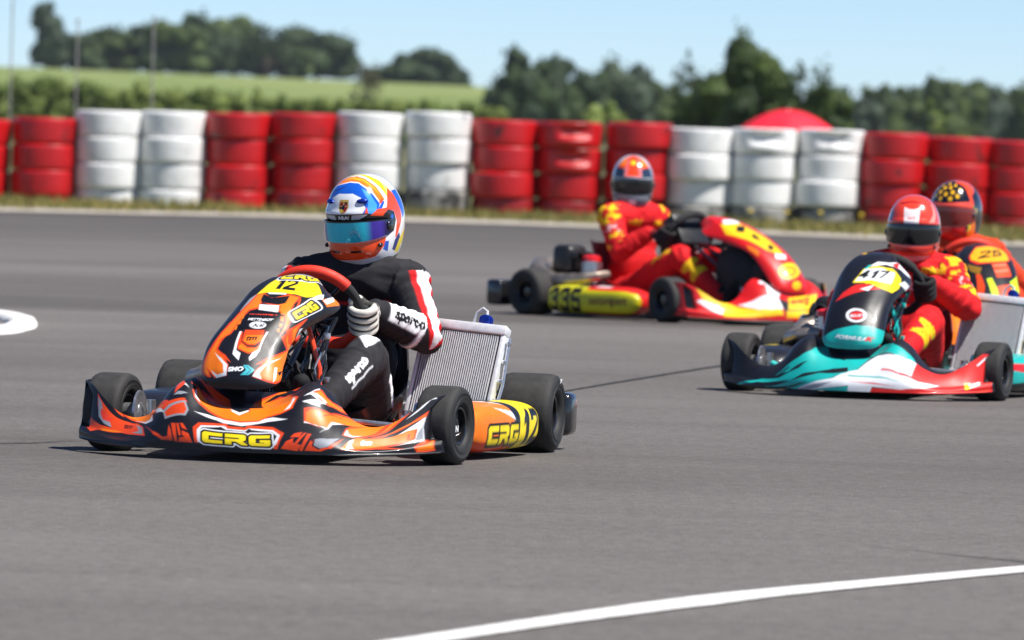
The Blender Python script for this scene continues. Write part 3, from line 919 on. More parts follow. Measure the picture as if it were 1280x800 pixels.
# ------------------------------------------------------------------ liveries (surface coordinates)
LIV = {}
RED2 = lin((226, 38, 34)); YEL2 = lin((248, 200, 14)); YEL3 = lin((248, 176, 20)); GOLD = lin((150, 110, 30)); NEON = lin((206, 236, 20)); CORAL2 = lin((250, 120, 90))
LIV['b1'] = [
 ('p', WHT,[(0.0522,1.071),(0.0662,1.071),(0.0662,1.071),(0.0607,1.071)]),
 ('p', WHT,[(0.0652,1.071),(0.0682,1.071),(0.0803,1.071),(0.0722,1.071)]),
 ('p', RORG,[(0.0642,1.071),(0.0843,1.071),(0.1043,1.071),(0.1103,1.071),(0.12,1.071),(0.1249,1.071),(0.1342,1.0089),(0.1446,0.9089),(0.123,0.9393),(0.1058,1.0089),(0.0983,1.071),(0.0963,1.071),(0.0823,1.071),(0.0937,1.071),(0.0868,1.071)]),
 ('p', ORG,[(0.0682,1.071),(0.0843,1.071),(0.1023,1.071),(0.1083,1.071),(0.1164,1.071),(0.1208,1.071),(0.1292,1.0089),(0.1353,0.9685),(0.123,0.9999),(0.1085,1.071),(0.1025,1.071),(0.0983,1.071),(0.0803,1.071)]),
 ('p', RORG,[(0.1243,1.071),(0.145,1.071),(0.1471,1.0651),(0.1724,1.0651),(0.1904,1.0651),(0.2205,0.8757),(0.2556,0.7544),(0.2977,0.5393),(0.3187,0.5285),(0.3428,0.5255),(0.3529,0.4855),(0.3219,0.4756),(0.2932,0.4387),(0.2597,0.5381),(0.1824,1.0651),(0.249,0.5851),(0.2578,0.4119),(0.2277,0.5038),(0.1803,0.7941),(0.1529,0.9233),(0.1343,1.0074),(0.1252,1.071),(0.1219,1.071),(0.1223,1.071)]),
 ('p', ORG,[(0.1283,1.071),(0.1444,1.071),(0.1497,1.0651),(0.1704,1.0651),(0.2145,0.9231),(0.2857,0.5114),(0.2625,0.5519),(0.1764,1.0651),(0.2427,0.6298),(0.2482,0.4947),(0.2239,0.5756),(0.1802,0.8611),(0.1535,0.9889),(0.1376,1.0089),(0.129,1.071),(0.1258,1.071),(0.1283,1.071)]),
 ('p', GREY,[(0.2864,0.435),(0.3011,0.4827),(0.3473,0.4965),(0.3614,0.407),(0.3564,0.3409),(0.2984,0.3171)]),
 ('p', RORG,[(0.293,0.4093),(0.3114,0.4526),(0.3447,0.4746),(0.3555,0.4063),(0.3509,0.3559),(0.3009,0.3406)]),
 ('p', WHT,[(0.1853,0.8092),(0.2274,0.5454),(0.2459,0.5093),(0.2446,0.6232),(0.2578,0.4119),(0.2308,0.4832)]),
 ('p', WHT,[(0.2451,0.7211),(0.2857,0.448),(0.2913,0.4082),(0.2655,0.4994)]),
 ('p', RORG,[(0.0518,0.9633),(0.0714,0.8926),(0.0983,0.8281),(0.1233,0.8029),(0.1597,0.7763),(0.1962,0.6546),(0.2257,0.4251),(0.2413,0.2082),(0.1952,0.3109),(0.1538,0.3734),(0.1088,0.3059),(0.071,0.2586),(0.0466,0.1751),(0.0284,0.2119),(0.0157,0.3485),(0.0322,0.4379),(0.0482,0.3964),(0.0757,0.3826),(0.1166,0.4552),(0.0861,0.4797),(0.0654,0.5899),(0.0558,0.7501)]),
 ('p', GREY,[(0.053,0.9091),(0.0675,0.8697),(0.0786,0.6795),(0.105,0.5659),(0.1131,0.4606),(0.0869,0.4527),(0.0646,0.5333)]),
 ('p', CORAL,[(0.0684,0.7389),(0.0881,0.7319),(0.1106,0.6635),(0.1068,0.5747),(0.0804,0.5289),(0.0702,0.6113)]),
 ('p', ORG,[(0.0774,0.3261),(0.1305,0.4199),(0.1614,0.4002),(0.1324,0.3663),(0.084,0.2704)]),
 ('p', GREY,[(0.1929,0.6232),(0.2216,0.4259),(0.2318,0.2597),(0.188,0.3803),(0.2139,0.3698)]),
 ('t', INK, 'tm', (0.1546, 0.5326), (0.1848, 0.5033), (0.1515, 0.6913), 0.03, 0.3),
 ('p', RORG,[(0.2347,0.404),(0.263,0.2393),(0.2977,0.1292),(0.3129,0.1325),(0.312,0.2446),(0.3205,0.1939),(0.3292,0.0873),(0.2965,0.0978),(0.2692,0.1797)]),
 ('p', RORG,[(0.3184,0.2594),(0.3314,0.2557),(0.3433,0.0779),(0.3348,0.0833)]),
 ('p', RORG,[(0.3338,0.2555),(0.34,0.256),(0.3524,0.1463),(0.3457,0.1381)]),
 ('p', RORG,[(0.3439,0.2607),(0.353,0.2585),(0.3671,0.2051),(0.3523,0.2139)]),
 ('p', RORG,[(0.3526,0.1922),(0.373,0.1734),(0.3864,0.0868),(0.3454,0.0784),(0.3482,0.1219),(0.3632,0.1319),(0.355,0.151)]),
 ('p', WHT,[(0.2886,1.0),(0.3433,0.6838),(0.325,0.7541)]),
 ('p', RORG,[(0.3107,0.929),(0.3283,0.7613),(0.3208,0.6959),(0.3068,0.6351),(0.3032,0.7991)]),
 ('p', GREY,[(0.3071,0.6056),(0.3162,0.6436),(0.3471,0.595),(0.3288,0.5781)]),
 ('t', RED, 'kartcrg.com', (0.2105, 0.9349), (0.3157, 0.4358), (0.2145, 0.9172), 0.03, 0),
 ('p', RORG,[(0.3107,1.0651),(0.3247,1.0651),(0.3588,0.9669),(0.3969,0.8451),(0.434,0.7949),(0.4495,0.6919),(0.4281,0.629),(0.3822,0.7828),(0.3477,0.9083)]),
 ('p', RED,[(0.3709,0.7468),(0.3939,0.7138),(0.424,0.6902),(0.4491,0.6903),(0.4421,0.5639),(0.4095,0.593),(0.3814,0.6747)]),
 ('p', RORG,[(0.3411,0.7941),(0.362,0.7495),(0.3658,0.7387),(0.3463,0.7635)]),
 ('p', WHT,[(0.3762,0.4148),(0.4143,0.4155),(0.4491,0.3951),(0.5079,0.3545),(0.5535,0.3994),(0.5914,0.4081),(0.6336,0.357),(0.5814,0.3618),(0.5506,0.3422),(0.5137,0.313),(0.4628,0.3391),(0.4409,0.3679),(0.4096,0.3855)]),
 ('p', RORG,[(0.3532,0.6706),(0.3648,0.7437),(0.3777,0.682),(0.4006,0.5861),(0.4218,0.5694),(0.4473,0.7044),(0.4715,0.5274),(0.5003,0.463),(0.5199,0.5249),(0.5013,0.7762),(0.5236,0.8817),(0.5501,1.003),(0.5591,1.0651),(0.5872,1.0651),(0.5731,1.0651),(0.6212,1.0237),(0.6271,0.8797),(0.5836,0.8985),(0.5592,0.8634),(0.5908,0.8677),(0.6467,0.6168),(0.6411,0.4701),(0.6091,0.4349),(0.578,0.4172),(0.5553,0.3717),(0.508,0.3531),(0.4601,0.3806),(0.4117,0.4524),(0.3823,0.5173),(0.3647,0.5761)]),
 ('p', ORG,[(0.3651,0.7104),(0.3781,0.661),(0.4032,0.559),(0.4245,0.5415),(0.461,0.5874),(0.4724,0.5093),(0.5017,0.4452),(0.523,0.5079),(0.5066,0.7535),(0.5295,0.8577),(0.5544,1.003),(0.5821,1.003),(0.5932,1.0651),(0.5831,1.0651),(0.6152,1.0237),(0.6082,1.003),(0.5777,0.9519),(0.5533,0.8555),(0.5959,0.8212),(0.6421,0.6146),(0.6369,0.4854),(0.608,0.452),(0.5769,0.4333),(0.5543,0.387),(0.5069,0.3709),(0.4605,0.3993),(0.4134,0.4735),(0.3857,0.537),(0.3704,0.6159)]),
 ('p', INK,[(0.5285,0.773),(0.5482,0.9342),(0.5903,0.9724),(0.652,0.7174),(0.5973,0.8425),(0.5542,0.8464)]),
 ('p', RORG,[(0.5394,0.7961),(0.5638,0.8851),(0.6485,0.7163),(0.5924,0.8529),(0.5594,0.8294)]),
 ('p', WHT,[(0.4692,0.531),(0.4961,0.4838),(0.5187,0.5285),(0.5185,0.503),(0.4988,0.4479),(0.4747,0.4974)]),
 ('p', WHT,[(0.3593,0.6699),(0.3618,0.6994),(0.3699,0.614),(0.3839,0.5391),(0.3676,0.5842)]),
 ('p', WHT,[(0.6285,0.6657),(0.6396,0.5985),(0.6327,0.4853),(0.6182,0.4708),(0.6316,0.5536)]),
 ('p', RORG,[(0.3814,0.2472),(0.3943,0.3051),(0.4317,0.328),(0.4696,0.3361),(0.478,0.3066),(0.5237,0.2949),(0.5291,0.3251),(0.5636,0.3149),(0.5986,0.291),(0.6309,0.2135),(0.624,0.1477),(0.6177,0.0516),(0.6064,0.0565),(0.6136,0.1502),(0.6212,0.1972),(0.5996,0.2576),(0.5668,0.2787),(0.5343,0.2898),(0.5242,0.2665),(0.4762,0.279),(0.4679,0.3079),(0.435,0.2994),(0.4024,0.2794),(0.3936,0.2278),(0.3984,0.1693),(0.4027,0.0887),(0.3924,0.094)]),
 ('p', WHT,[(0.3936,0.2278),(0.4024,0.2794),(0.435,0.2994),(0.4679,0.3079),(0.4523,0.2895),(0.4073,0.263),(0.4009,0.222),(0.4034,0.1719),(0.4143,0.0823),(0.4005,0.1035)]),
 ('p', WHT,[(0.5343,0.2898),(0.5668,0.2787),(0.5996,0.2576),(0.6212,0.1972),(0.6147,0.1063),(0.5979,0.0588),(0.6098,0.1508),(0.613,0.1913),(0.5972,0.2401),(0.5416,0.2722)]),
 ('p', WHT,[(0.455,0.3004),(0.4701,0.2996),(0.4771,0.2749),(0.5244,0.2636),(0.5344,0.287),(0.5266,0.25),(0.4738,0.2616)]),
 ('crg', YEL, '', (0.414, 0.1036), (0.5999, 0.0826), (0.4093, 0.2247)),
 ('p', RORG,[(0.6483,0.1681),(0.6584,0.2034),(0.6784,0.2237),(0.6726,0.1705)]),
 ('p', RORG,[(0.6264,0.0591),(0.6391,0.132),(0.6575,0.1606),(0.6567,0.1188),(0.6792,0.0946),(0.6685,0.037)]),
 ('p', RORG,[(0.6826,0.2182),(0.6892,0.2231),(0.668,0.1067),(0.662,0.117)]),
 ('p', RORG,[(0.6918,0.2192),(0.7014,0.2225),(0.6817,0.0393),(0.6734,0.0449)]),
 ('p', WHT,[(0.6629,0.5417),(0.7042,0.6518),(0.7091,0.5648),(0.6873,0.538)]),
 ('p', WHT,[(0.6628,0.6187),(0.6771,0.7024),(0.6915,0.8491),(0.696,0.7825),(0.6792,0.6712)]),
 ('p', WHT,[(0.6766,0.6675),(0.6847,0.733),(0.724,0.6888),(0.7438,1.0029),(0.7275,0.7063),(0.7017,0.579),(0.6681,0.5343),(0.6671,0.5509),(0.7045,0.6352)]),
 ('p', RORG,[(0.6809,0.7198),(0.6968,0.854),(0.7149,0.7898),(0.7282,0.8226),(0.745,1.003),(0.7633,1.0651),(0.7488,0.8636),(0.7246,0.6776),(0.7064,0.6542)]),
 ('p', ORG,[(0.6871,0.7196),(0.6971,0.8124),(0.7136,0.7613),(0.7283,0.7962),(0.7444,0.9399),(0.7555,1.0651),(0.746,0.86),(0.7259,0.7083),(0.7082,0.6742)]),
 ('p', WHT,[(0.6856,0.7051),(0.689,0.7277),(0.7197,0.7106),(0.7161,0.6688)]),
 ('p', RORG,[(0.6718,0.4695),(0.688,0.5015),(0.7151,0.5505),(0.7352,0.6201),(0.7648,0.966),(0.7925,1.0651),(0.826,1.0651),(0.8582,1.071),(0.8705,1.071),(0.8783,1.071),(0.8803,1.071),(0.8723,1.0089),(0.8566,0.8377),(0.8441,0.6676),(0.8219,0.5539),(0.7935,0.4521),(0.7712,0.4134),(0.7735,0.5949),(0.7846,0.7914),(0.7611,0.6167),(0.7418,0.5095),(0.737,0.3667),(0.7135,0.3209),(0.6787,0.3204)]),
 ('p', WHT,[(0.6789,0.3149),(0.6783,0.3315),(0.7104,0.325),(0.7358,0.3778),(0.7397,0.4941),(0.7599,0.6435),(0.7698,0.6871),(0.7445,0.4788),(0.7387,0.3744),(0.7209,0.2711),(0.7326,0.3479)]),  # white line under the orange, with sun glare painted into the colour
 ('p', ORG,[(0.6798,0.4295),(0.6892,0.4775),(0.7162,0.5285),(0.7363,0.5981),(0.7671,0.9188),(0.7954,1.0651),(0.8274,1.0651),(0.856,1.071),(0.8662,1.071),(0.867,1.071),(0.8514,0.8952),(0.8394,0.724),(0.8206,0.6067),(0.7926,0.4863),(0.7764,0.4586),(0.7782,0.6152),(0.8128,0.9661),(0.7766,0.7125),(0.7426,0.5254),(0.7356,0.3836),(0.713,0.3355),(0.6825,0.3355)]),
 ('p', WHT,[(0.7742,0.443),(0.7772,0.5888),(0.7824,0.5186),(0.7922,0.4977),(0.8135,0.5777),(0.7932,0.4635)]),
 ('p', RORG,[(0.8937,1.071),(0.9127,1.071),(0.9351,1.071),(0.9315,1.071),(0.9228,1.0089),(0.9108,0.9706),(0.8908,0.8869),(0.8693,0.7365),(0.8546,0.6698),(0.8318,0.5776),(0.8556,0.8236),(0.873,1.0089),(0.8848,1.071),(0.8915,1.071)]),
 ('p', ORG,[(0.897,1.071),(0.913,1.071),(0.9315,1.071),(0.9277,1.071),(0.9182,1.071),(0.9061,1.0089),(0.8873,0.9414),(0.8669,0.7927),(0.8548,0.7258),(0.8719,0.9755),(0.8876,1.071),(0.8947,1.071)]),
 ('p', RORG,[(0.9176,1.071),(0.9208,1.071),(0.9141,1.0089),(0.9154,1.071)]),
 ('p', WHT,[(0.9372,1.071),(0.9571,1.071),(0.9593,1.071),(0.9455,0.9934),(0.9304,1.071)]),
 ('p', INK,[(0.9332,1.071),(0.9451,1.0089),(0.9424,1.0037),(0.9306,1.071)]),
 ('p', WHT,[(0.9608,1.0089),(0.9757,1.0066),(0.9775,0.969),(0.9647,0.996),(0.9486,0.9401),(0.9239,0.8973),(0.9093,0.8854),(0.9329,0.9548),(0.95,0.9934)]),
 ('p', WHT,[(0.9575,0.7223),(0.9536,0.5287),(0.9596,0.2537),(0.9404,0.2484),(0.9081,0.2459),(0.8727,0.2404),(0.9161,0.3448),(0.9397,0.4354),(0.9409,0.5268),(0.9178,0.5573),(0.8936,0.5409),(0.9243,0.6382)]),
 ('p', GREY,[(0.9552,0.6553),(0.9518,0.5347),(0.9567,0.2802),(0.9386,0.2706),(0.9423,0.4277),(0.9525,0.5769)]),
 ('p', RORG,[(0.9624,0.803),(0.9582,0.7088),(0.931,0.7002),(0.9009,0.6531),(0.8752,0.6214),(0.849,0.4995),(0.8228,0.5208),(0.8543,0.6229),(0.8851,0.6581),(0.9107,0.6942),(0.9352,0.7686)]),
 ('p', ORG,[(0.9587,0.7671),(0.9531,0.7257),(0.9258,0.7098),(0.8978,0.6866),(0.8721,0.6514),(0.8593,0.6316),(0.8972,0.7236),(0.9356,0.7371)]),
 ('p', ORG,[(0.809,0.5025),(0.8486,0.5187),(0.8871,0.5406),(0.9177,0.5631),(0.9403,0.5337),(0.9386,0.3137),(0.9068,0.3),(0.8788,0.294),(0.8522,0.246),(0.829,0.1905),(0.8003,0.1317),(0.7754,0.1276),(0.7882,0.3443),(0.801,0.464)]),
 ('p', RORG,[(0.8522,0.246),(0.8788,0.294),(0.9068,0.3),(0.9386,0.3137),(0.9178,0.2599),(0.873,0.23),(0.9229,0.1295),(0.8888,0.169),(0.8545,0.1908),(0.8276,0.1654),(0.8004,0.123),(0.7754,0.1276),(0.8023,0.1715),(0.8283,0.2067)]),
 ('p', WHT,[(0.7887,0.3458),(0.7982,0.4248),(0.796,0.2591),(0.8045,0.177),(0.7863,0.1644)]),
 ('p', RORG,[(0.9191,0.4716),(0.9255,0.4645),(0.9248,0.3498),(0.9348,0.3467),(0.9358,0.5325),(0.9396,0.5315),(0.9377,0.3205),(0.92,0.335)]),
 ('t', WHT, 'tm', (0.8154, 0.2945), (0.8416, 0.3114), (0.8119, 0.4687), 0.05, 0.3),
 ('t', RED, 'kartcrg.com', (0.7163, 0.433), (0.7867, 0.9526), (0.7158, 0.4629), 0.03, 0),
 ('p', RORG,[(0.9414,0.1627),(0.9596,0.2537),(0.9672,0.2592),(0.9796,0.3124),(0.9869,0.0414),(0.9665,0.0295),(0.9475,0.0351)]),
 ('p', ORG,[(0.9486,0.1198),(0.9719,0.1771),(0.9785,0.2448),(0.9842,0.0673),(0.9498,0.0587)]),
 ('p', RORG,[(0.7065,0.1382),(0.7101,0.1811),(0.7051,0.1014),(0.7228,0.0676),(0.7364,0.1172),(0.748,0.1086),(0.7285,0.0498),(0.6875,0.0441),(0.7017,0.1581)]),
 ('p', RORG,[(0.742,0.1057),(0.7648,0.269),(0.7767,0.3593),(0.766,0.2248),(0.7529,0.1116)]),
 ('p', GREY,[(0.7125,0.1799),(0.7414,0.2417),(0.7682,0.3361),(0.7445,0.1293),(0.7255,0.0835),(0.7098,0.1103)])]
LIV['p1'] = [
 ('p', GREY,[(0.2717,0.5738),(0.2725,0.6652),(0.3099,0.7087),(0.3094,0.6357),(0.3042,0.5671)]),
 ('p', RORG,[(0.3153,0.5241),(0.2362,0.4991),(0.2093,0.4234),(0.1863,0.3452),(0.1349,0.2716),(0.0727,0.2043),(0.0958,0.1496),(0.2375,0.1232),(0.2719,0.1317),(0.242,0.185),(0.3114,0.1236),(0.4338,0.151),(0.4471,0.2301),(0.409,0.2703),(0.4643,0.2481),(0.3995,0.2962),(0.2982,0.3307),(0.2966,0.3783),(0.3256,0.4401),(0.3221,0.4661)]),
 ('p', ORG,[(0.2932,0.506),(0.254,0.4894),(0.2419,0.4199),(0.224,0.3421),(0.1731,0.2727),(0.1444,0.208),(0.1479,0.1646),(0.2337,0.1397),(0.2483,0.1461),(0.2021,0.2154),(0.3014,0.1497),(0.3276,0.1358),(0.4239,0.1614),(0.4307,0.2295),(0.3813,0.2777),(0.2679,0.3174),(0.3852,0.2836),(0.2732,0.3269),(0.2753,0.3778),(0.3027,0.4452)]),
 ('p', WHT,[(0.2785,0.3066),(0.3708,0.2723),(0.438,0.2315),(0.4332,0.155),(0.3325,0.1263),(0.2748,0.1849),(0.3439,0.1543),(0.4102,0.1751),(0.3962,0.2352)]),
 ('p', RORG,[(0.8507,0.5411),(0.7556,0.4972),(0.82,0.4395),(0.8015,0.4163),(0.9626,0.3389),(0.8691,0.3147),(0.748,0.2849),(0.668,0.2397),(0.7272,0.2441),(0.6718,0.1963),(0.6539,0.1486),(0.7549,0.1147),(0.9207,0.0473),(1.048,0.0794),(1.048,0.1661),(1.048,0.2722),(1.048,0.3468),(0.8918,0.4844)]),
 ('p', ORG,[(0.8542,0.5256),(0.7886,0.487),(0.8519,0.4321),(0.8767,0.4004),(0.9986,0.335),(0.8831,0.3037),(0.7647,0.2726),(0.7367,0.2505),(0.6929,0.1964),(0.6734,0.1558),(0.7546,0.1345),(0.9099,0.0872),(1.0022,0.114),(1.048,0.175),(1.048,0.2725),(1.0022,0.3511),(0.8701,0.4836)]),
 ('p', WHT,[(0.9247,0.2891),(0.7821,0.26),(0.6966,0.2082),(0.6521,0.1556),(0.736,0.1281),(0.7145,0.1781),(0.7684,0.2357)]),  # highlight on the lower side of the panel, painted in as white
 ('p', INK,[(0.9128,0.1796),(1.0022,0.1892),(0.9611,0.1439)]),
 ('p', WHT,[(0.868,0.2192),(0.9052,0.2168),(0.9036,0.1246),(0.865,0.0855)]),
 ('p', INK,[(0.4533,0.4614),(0.6139,0.4646),(0.669,0.3845),(0.6216,0.3537),(0.5604,0.3521),(0.4801,0.3796)]),
 ('p', RORG,[(0.4543,0.4549),(0.6089,0.458),(0.6554,0.3911),(0.6135,0.3626),(0.5553,0.3626),(0.4882,0.3867)]),
 ('p', ORG,[(0.4959,0.4225),(0.6302,0.4263),(0.6476,0.3956),(0.6062,0.3701),(0.554,0.3702),(0.4982,0.3901)]),
 ('p', RORG,[(0.4753,0.3497),(0.4802,0.3834),(0.5573,0.3535),(0.6315,0.3508),(0.6611,0.3866),(0.6286,0.4504),(0.6444,0.4427),(0.6727,0.3286),(0.5912,0.3097),(0.49,0.3363)]),
 ('p', ORG,[(0.4848,0.3515),(0.4932,0.3724),(0.5601,0.346),(0.6381,0.3433),(0.6698,0.3769),(0.6613,0.3346),(0.5879,0.3174),(0.4976,0.3396)]),
 ('p', RORG,[(0.426,0.4428),(0.4475,0.441),(0.4947,0.3648),(0.4779,0.349)]),
 ('p', WHT,[(0.4156,0.4441),(0.433,0.4446),(0.4789,0.3299),(0.5246,0.3117),(0.5225,0.2655),(0.4583,0.3059),(0.4545,0.3369)]),
 ('p', WHT,[(0.6375,0.4466),(0.6521,0.447),(0.6744,0.3333),(0.6579,0.2937),(0.6135,0.2631),(0.6013,0.286),(0.6184,0.3182),(0.6593,0.3384)]),
 ('t', INK, 'tm', (0.5213, 0.3877), (0.6076, 0.3946), (0.4998, 0.4148), 0.03, 0.3),
 ('t', WHT, 'SMO', (0.4451, 0.1839), (0.5794, 0.192), (0.4418, 0.2176), 0.06, 0.2),
 ('p', CYAN,[(0.5709,0.234),(0.611,0.2351),(0.6712,0.2008),(0.621,0.1631),(0.5495,0.1613),(0.5995,0.1996)]),
 ('p', INK,[(0.5951,0.2277),(0.6012,0.2279),(0.6445,0.2004),(0.6067,0.1686),(0.6004,0.1684),(0.6343,0.2003)]),
 ('p', RORG,[(0.306,0.6964),(0.3646,0.7192),(0.4446,0.6779),(0.4774,0.674),(0.5762,0.7097),(0.6678,0.6932),(0.653,0.6518),(0.6584,0.6066),(0.7899,0.4771),(0.7771,0.4224),(0.7479,0.4755),(0.6904,0.5258),(0.6294,0.5665),(0.5815,0.5779),(0.5665,0.6123),(0.4875,0.6236),(0.4167,0.6366),(0.4332,0.5932),(0.3735,0.5781),(0.3524,0.5247),(0.3551,0.4571),(0.3499,0.4248),(0.2059,0.3533),(0.209,0.4283),(0.254,0.5138),(0.2997,0.624)]),
 ('p', ORG,[(0.3215,0.6966),(0.3711,0.7112),(0.452,0.6679),(0.4874,0.6651),(0.5804,0.7001),(0.6517,0.6876),(0.6421,0.6471),(0.6487,0.606),(0.7591,0.4891),(0.7695,0.443),(0.7384,0.4883),(0.699,0.5261),(0.6296,0.5733),(0.5854,0.5849),(0.5718,0.6177),(0.4785,0.6344),(0.3999,0.6463),(0.416,0.6034),(0.3573,0.5848),(0.3372,0.5309),(0.337,0.4632),(0.3317,0.4306),(0.2248,0.3629),(0.2321,0.4286),(0.2737,0.5139),(0.317,0.6206)]),
 ('p', INK,[(0.3716,0.706),(0.4628,0.6736),(0.5031,0.6797),(0.5811,0.6953),(0.5839,0.6378),(0.5438,0.6245),(0.4151,0.6366),(0.3863,0.6594)]),
 ('p', INK,[(0.3758,0.5579),(0.4376,0.5968),(0.5817,0.5813),(0.634,0.5633),(0.689,0.5257),(0.7755,0.4269),(0.6172,0.4615),(0.4412,0.4562),(0.3484,0.4537)]),
 ('p', YEL,[(0.3423,0.866),(0.3493,0.9483),(0.5411,0.9545),(0.6955,0.9166),(0.7881,0.8139),(0.821,0.7216),(0.7855,0.6929),(0.7014,0.6925),(0.6204,0.7113),(0.5445,0.7134),(0.3676,0.7156),(0.3106,0.7025),(0.3245,0.7619),(0.3276,0.8176)]),
 ('n', INK, '12', (0.4155, 0.7505), (0.5978, 0.7396), (0.4168, 0.8618)),
 ('crg', YEL, '', (0.3892, 0.8617), (0.8248, 0.8682), (0.3384, 0.9468)),
 ('p', WHT,[(0.402,0.7165),(0.5482,0.7136),(0.5495,0.7029),(0.4191,0.7036)]),
 ('p', WHT,[(0.411,0.623),(0.5553,0.6191),(0.5885,0.5727),(0.4384,0.585)]),
 ('t', CORAL, 'www.kartdesign.it', (0.3923, 0.5503), (0.6092, 0.5475), (0.3825, 0.562), 0.03, 0),
 ('t', WHT, 'METTINROT', (0.4158, 0.5152), (0.6116, 0.5149), (0.4067, 0.5317), 0.05, 0.2),
 ('p', WHT,[(0.5886,0.4896),(0.5924,0.4846),(0.5928,0.4797),(0.5897,0.4752),(0.5832,0.4713),(0.5736,0.4683),(0.5614,0.4662),(0.5472,0.4651),(0.5318,0.4652),(0.516,0.4665),(0.5006,0.4688),(0.4865,0.472),(0.4742,0.476),(0.4646,0.4806),(0.458,0.4856),(0.4548,0.4906),(0.4552,0.4955),(0.459,0.4999),(0.4661,0.5038),(0.4759,0.5068),(0.4879,0.5089),(0.5016,0.5099),(0.5164,0.5098),(0.5315,0.5085),(0.5462,0.5063),(0.5599,0.5031),(0.572,0.4991),(0.5817,0.4945)]),
 ('p', INK,[(0.5811,0.4894),(0.5839,0.4853),(0.5839,0.4814),(0.5807,0.4777),(0.5747,0.4746),(0.5661,0.4721),(0.5552,0.4704),(0.5427,0.4695),(0.5292,0.4695),(0.5155,0.4705),(0.5022,0.4723),(0.49,0.4749),(0.4796,0.4781),(0.4715,0.4818),(0.466,0.4858),(0.4636,0.4898),(0.4642,0.4938),(0.4678,0.4974),(0.4742,0.5005),(0.483,0.503),(0.4938,0.5047),(0.5059,0.5055),(0.519,0.5055),(0.5322,0.5045),(0.5451,0.5027),(0.5569,0.5002),(0.5672,0.497),(0.5754,0.4933)]),
 ('p', WHT,[(0.578,0.4893),(0.5805,0.4856),(0.5802,0.4821),(0.5771,0.4788),(0.5712,0.476),(0.5629,0.4737),(0.5526,0.4722),(0.5408,0.4714),(0.5281,0.4714),(0.5151,0.4722),(0.5027,0.4738),(0.4913,0.4761),(0.4817,0.479),(0.4742,0.4823),(0.4692,0.4859),(0.4671,0.4895),(0.4679,0.4931),(0.4714,0.4963),(0.4776,0.4991),(0.486,0.5013),(0.4963,0.5029),(0.5078,0.5037),(0.5201,0.5036),(0.5326,0.5028),(0.5447,0.5012),(0.5558,0.4989),(0.5653,0.4961),(0.5729,0.4928)]),
 ('t', INK, 'Arai', (0.4914, 0.475), (0.5823, 0.4778), (0.4725, 0.4975), 0.03, 0.25),
 ('p', ORG,[(0.6051,0.5824),(0.6294,0.5836),(0.6524,0.556),(0.6194,0.5626)]),
 ('p', ORG,[(0.6324,0.5498),(0.6619,0.5444),(0.6913,0.514),(0.6597,0.5213)]),
 ('p', ORG,[(0.6758,0.5055),(0.7034,0.5001),(0.7261,0.476),(0.6934,0.4834)]),
 ('p', ORG,[(0.7027,0.4706),(0.7245,0.4681),(0.7418,0.4461),(0.7142,0.4512)]),
 ('p', ORG,[(0.3384,0.5375),(0.3516,0.5555),(0.3651,0.5269),(0.3521,0.5137)]),
 ('p', ORG,[(0.3402,0.5103),(0.3597,0.5152),(0.3734,0.4885),(0.3443,0.4878)]),
 ('p', ORG,[(0.343,0.475),(0.3577,0.4798),(0.373,0.4524),(0.353,0.4525)]),
 ('p', BLK,[(0.6711,0.6769),(0.7937,0.6918),(0.8598,0.6968),(0.8847,0.6356),(0.8473,0.5902),(0.8499,0.534),(0.8459,0.5063),(0.8029,0.4642),(0.7083,0.5466),(0.6463,0.6358)]),
 ('p', RORG,[(0.6786,0.6151),(0.6553,0.6798),(0.6711,0.6769),(0.6884,0.6157)]),
 ('crg', YEL, '', (0.7765, 0.5299), (0.845, 0.6184), (0.6838, 0.574)),
 ('p', RORG,[(0.8079,0.461),(0.8296,0.5022),(0.8412,0.544),(0.8618,0.5278),(0.852,0.4659),(1.0022,0.3765),(0.9388,0.3761)]),
 ('p', ORG,[(0.852,0.4659),(0.8569,0.4932),(1.048,0.3772),(1.0022,0.3784)]),
 ('p', WHT,[(0.9138,0.475),(0.9321,0.4826),(1.048,0.3836)]),
 ('p', WHT,[(0.7497,0.6832),(0.8405,0.7261),(0.8361,0.6797),(0.7889,0.6707)]),
 ('p', ORG,[(0.8323,0.676),(1.0262,0.8359),(0.9848,0.6849),(0.8928,0.6361)]),
 ('p', WHT,[(0.8419,0.6732),(0.9629,0.81),(0.9436,0.7256),(0.8807,0.6562)])]
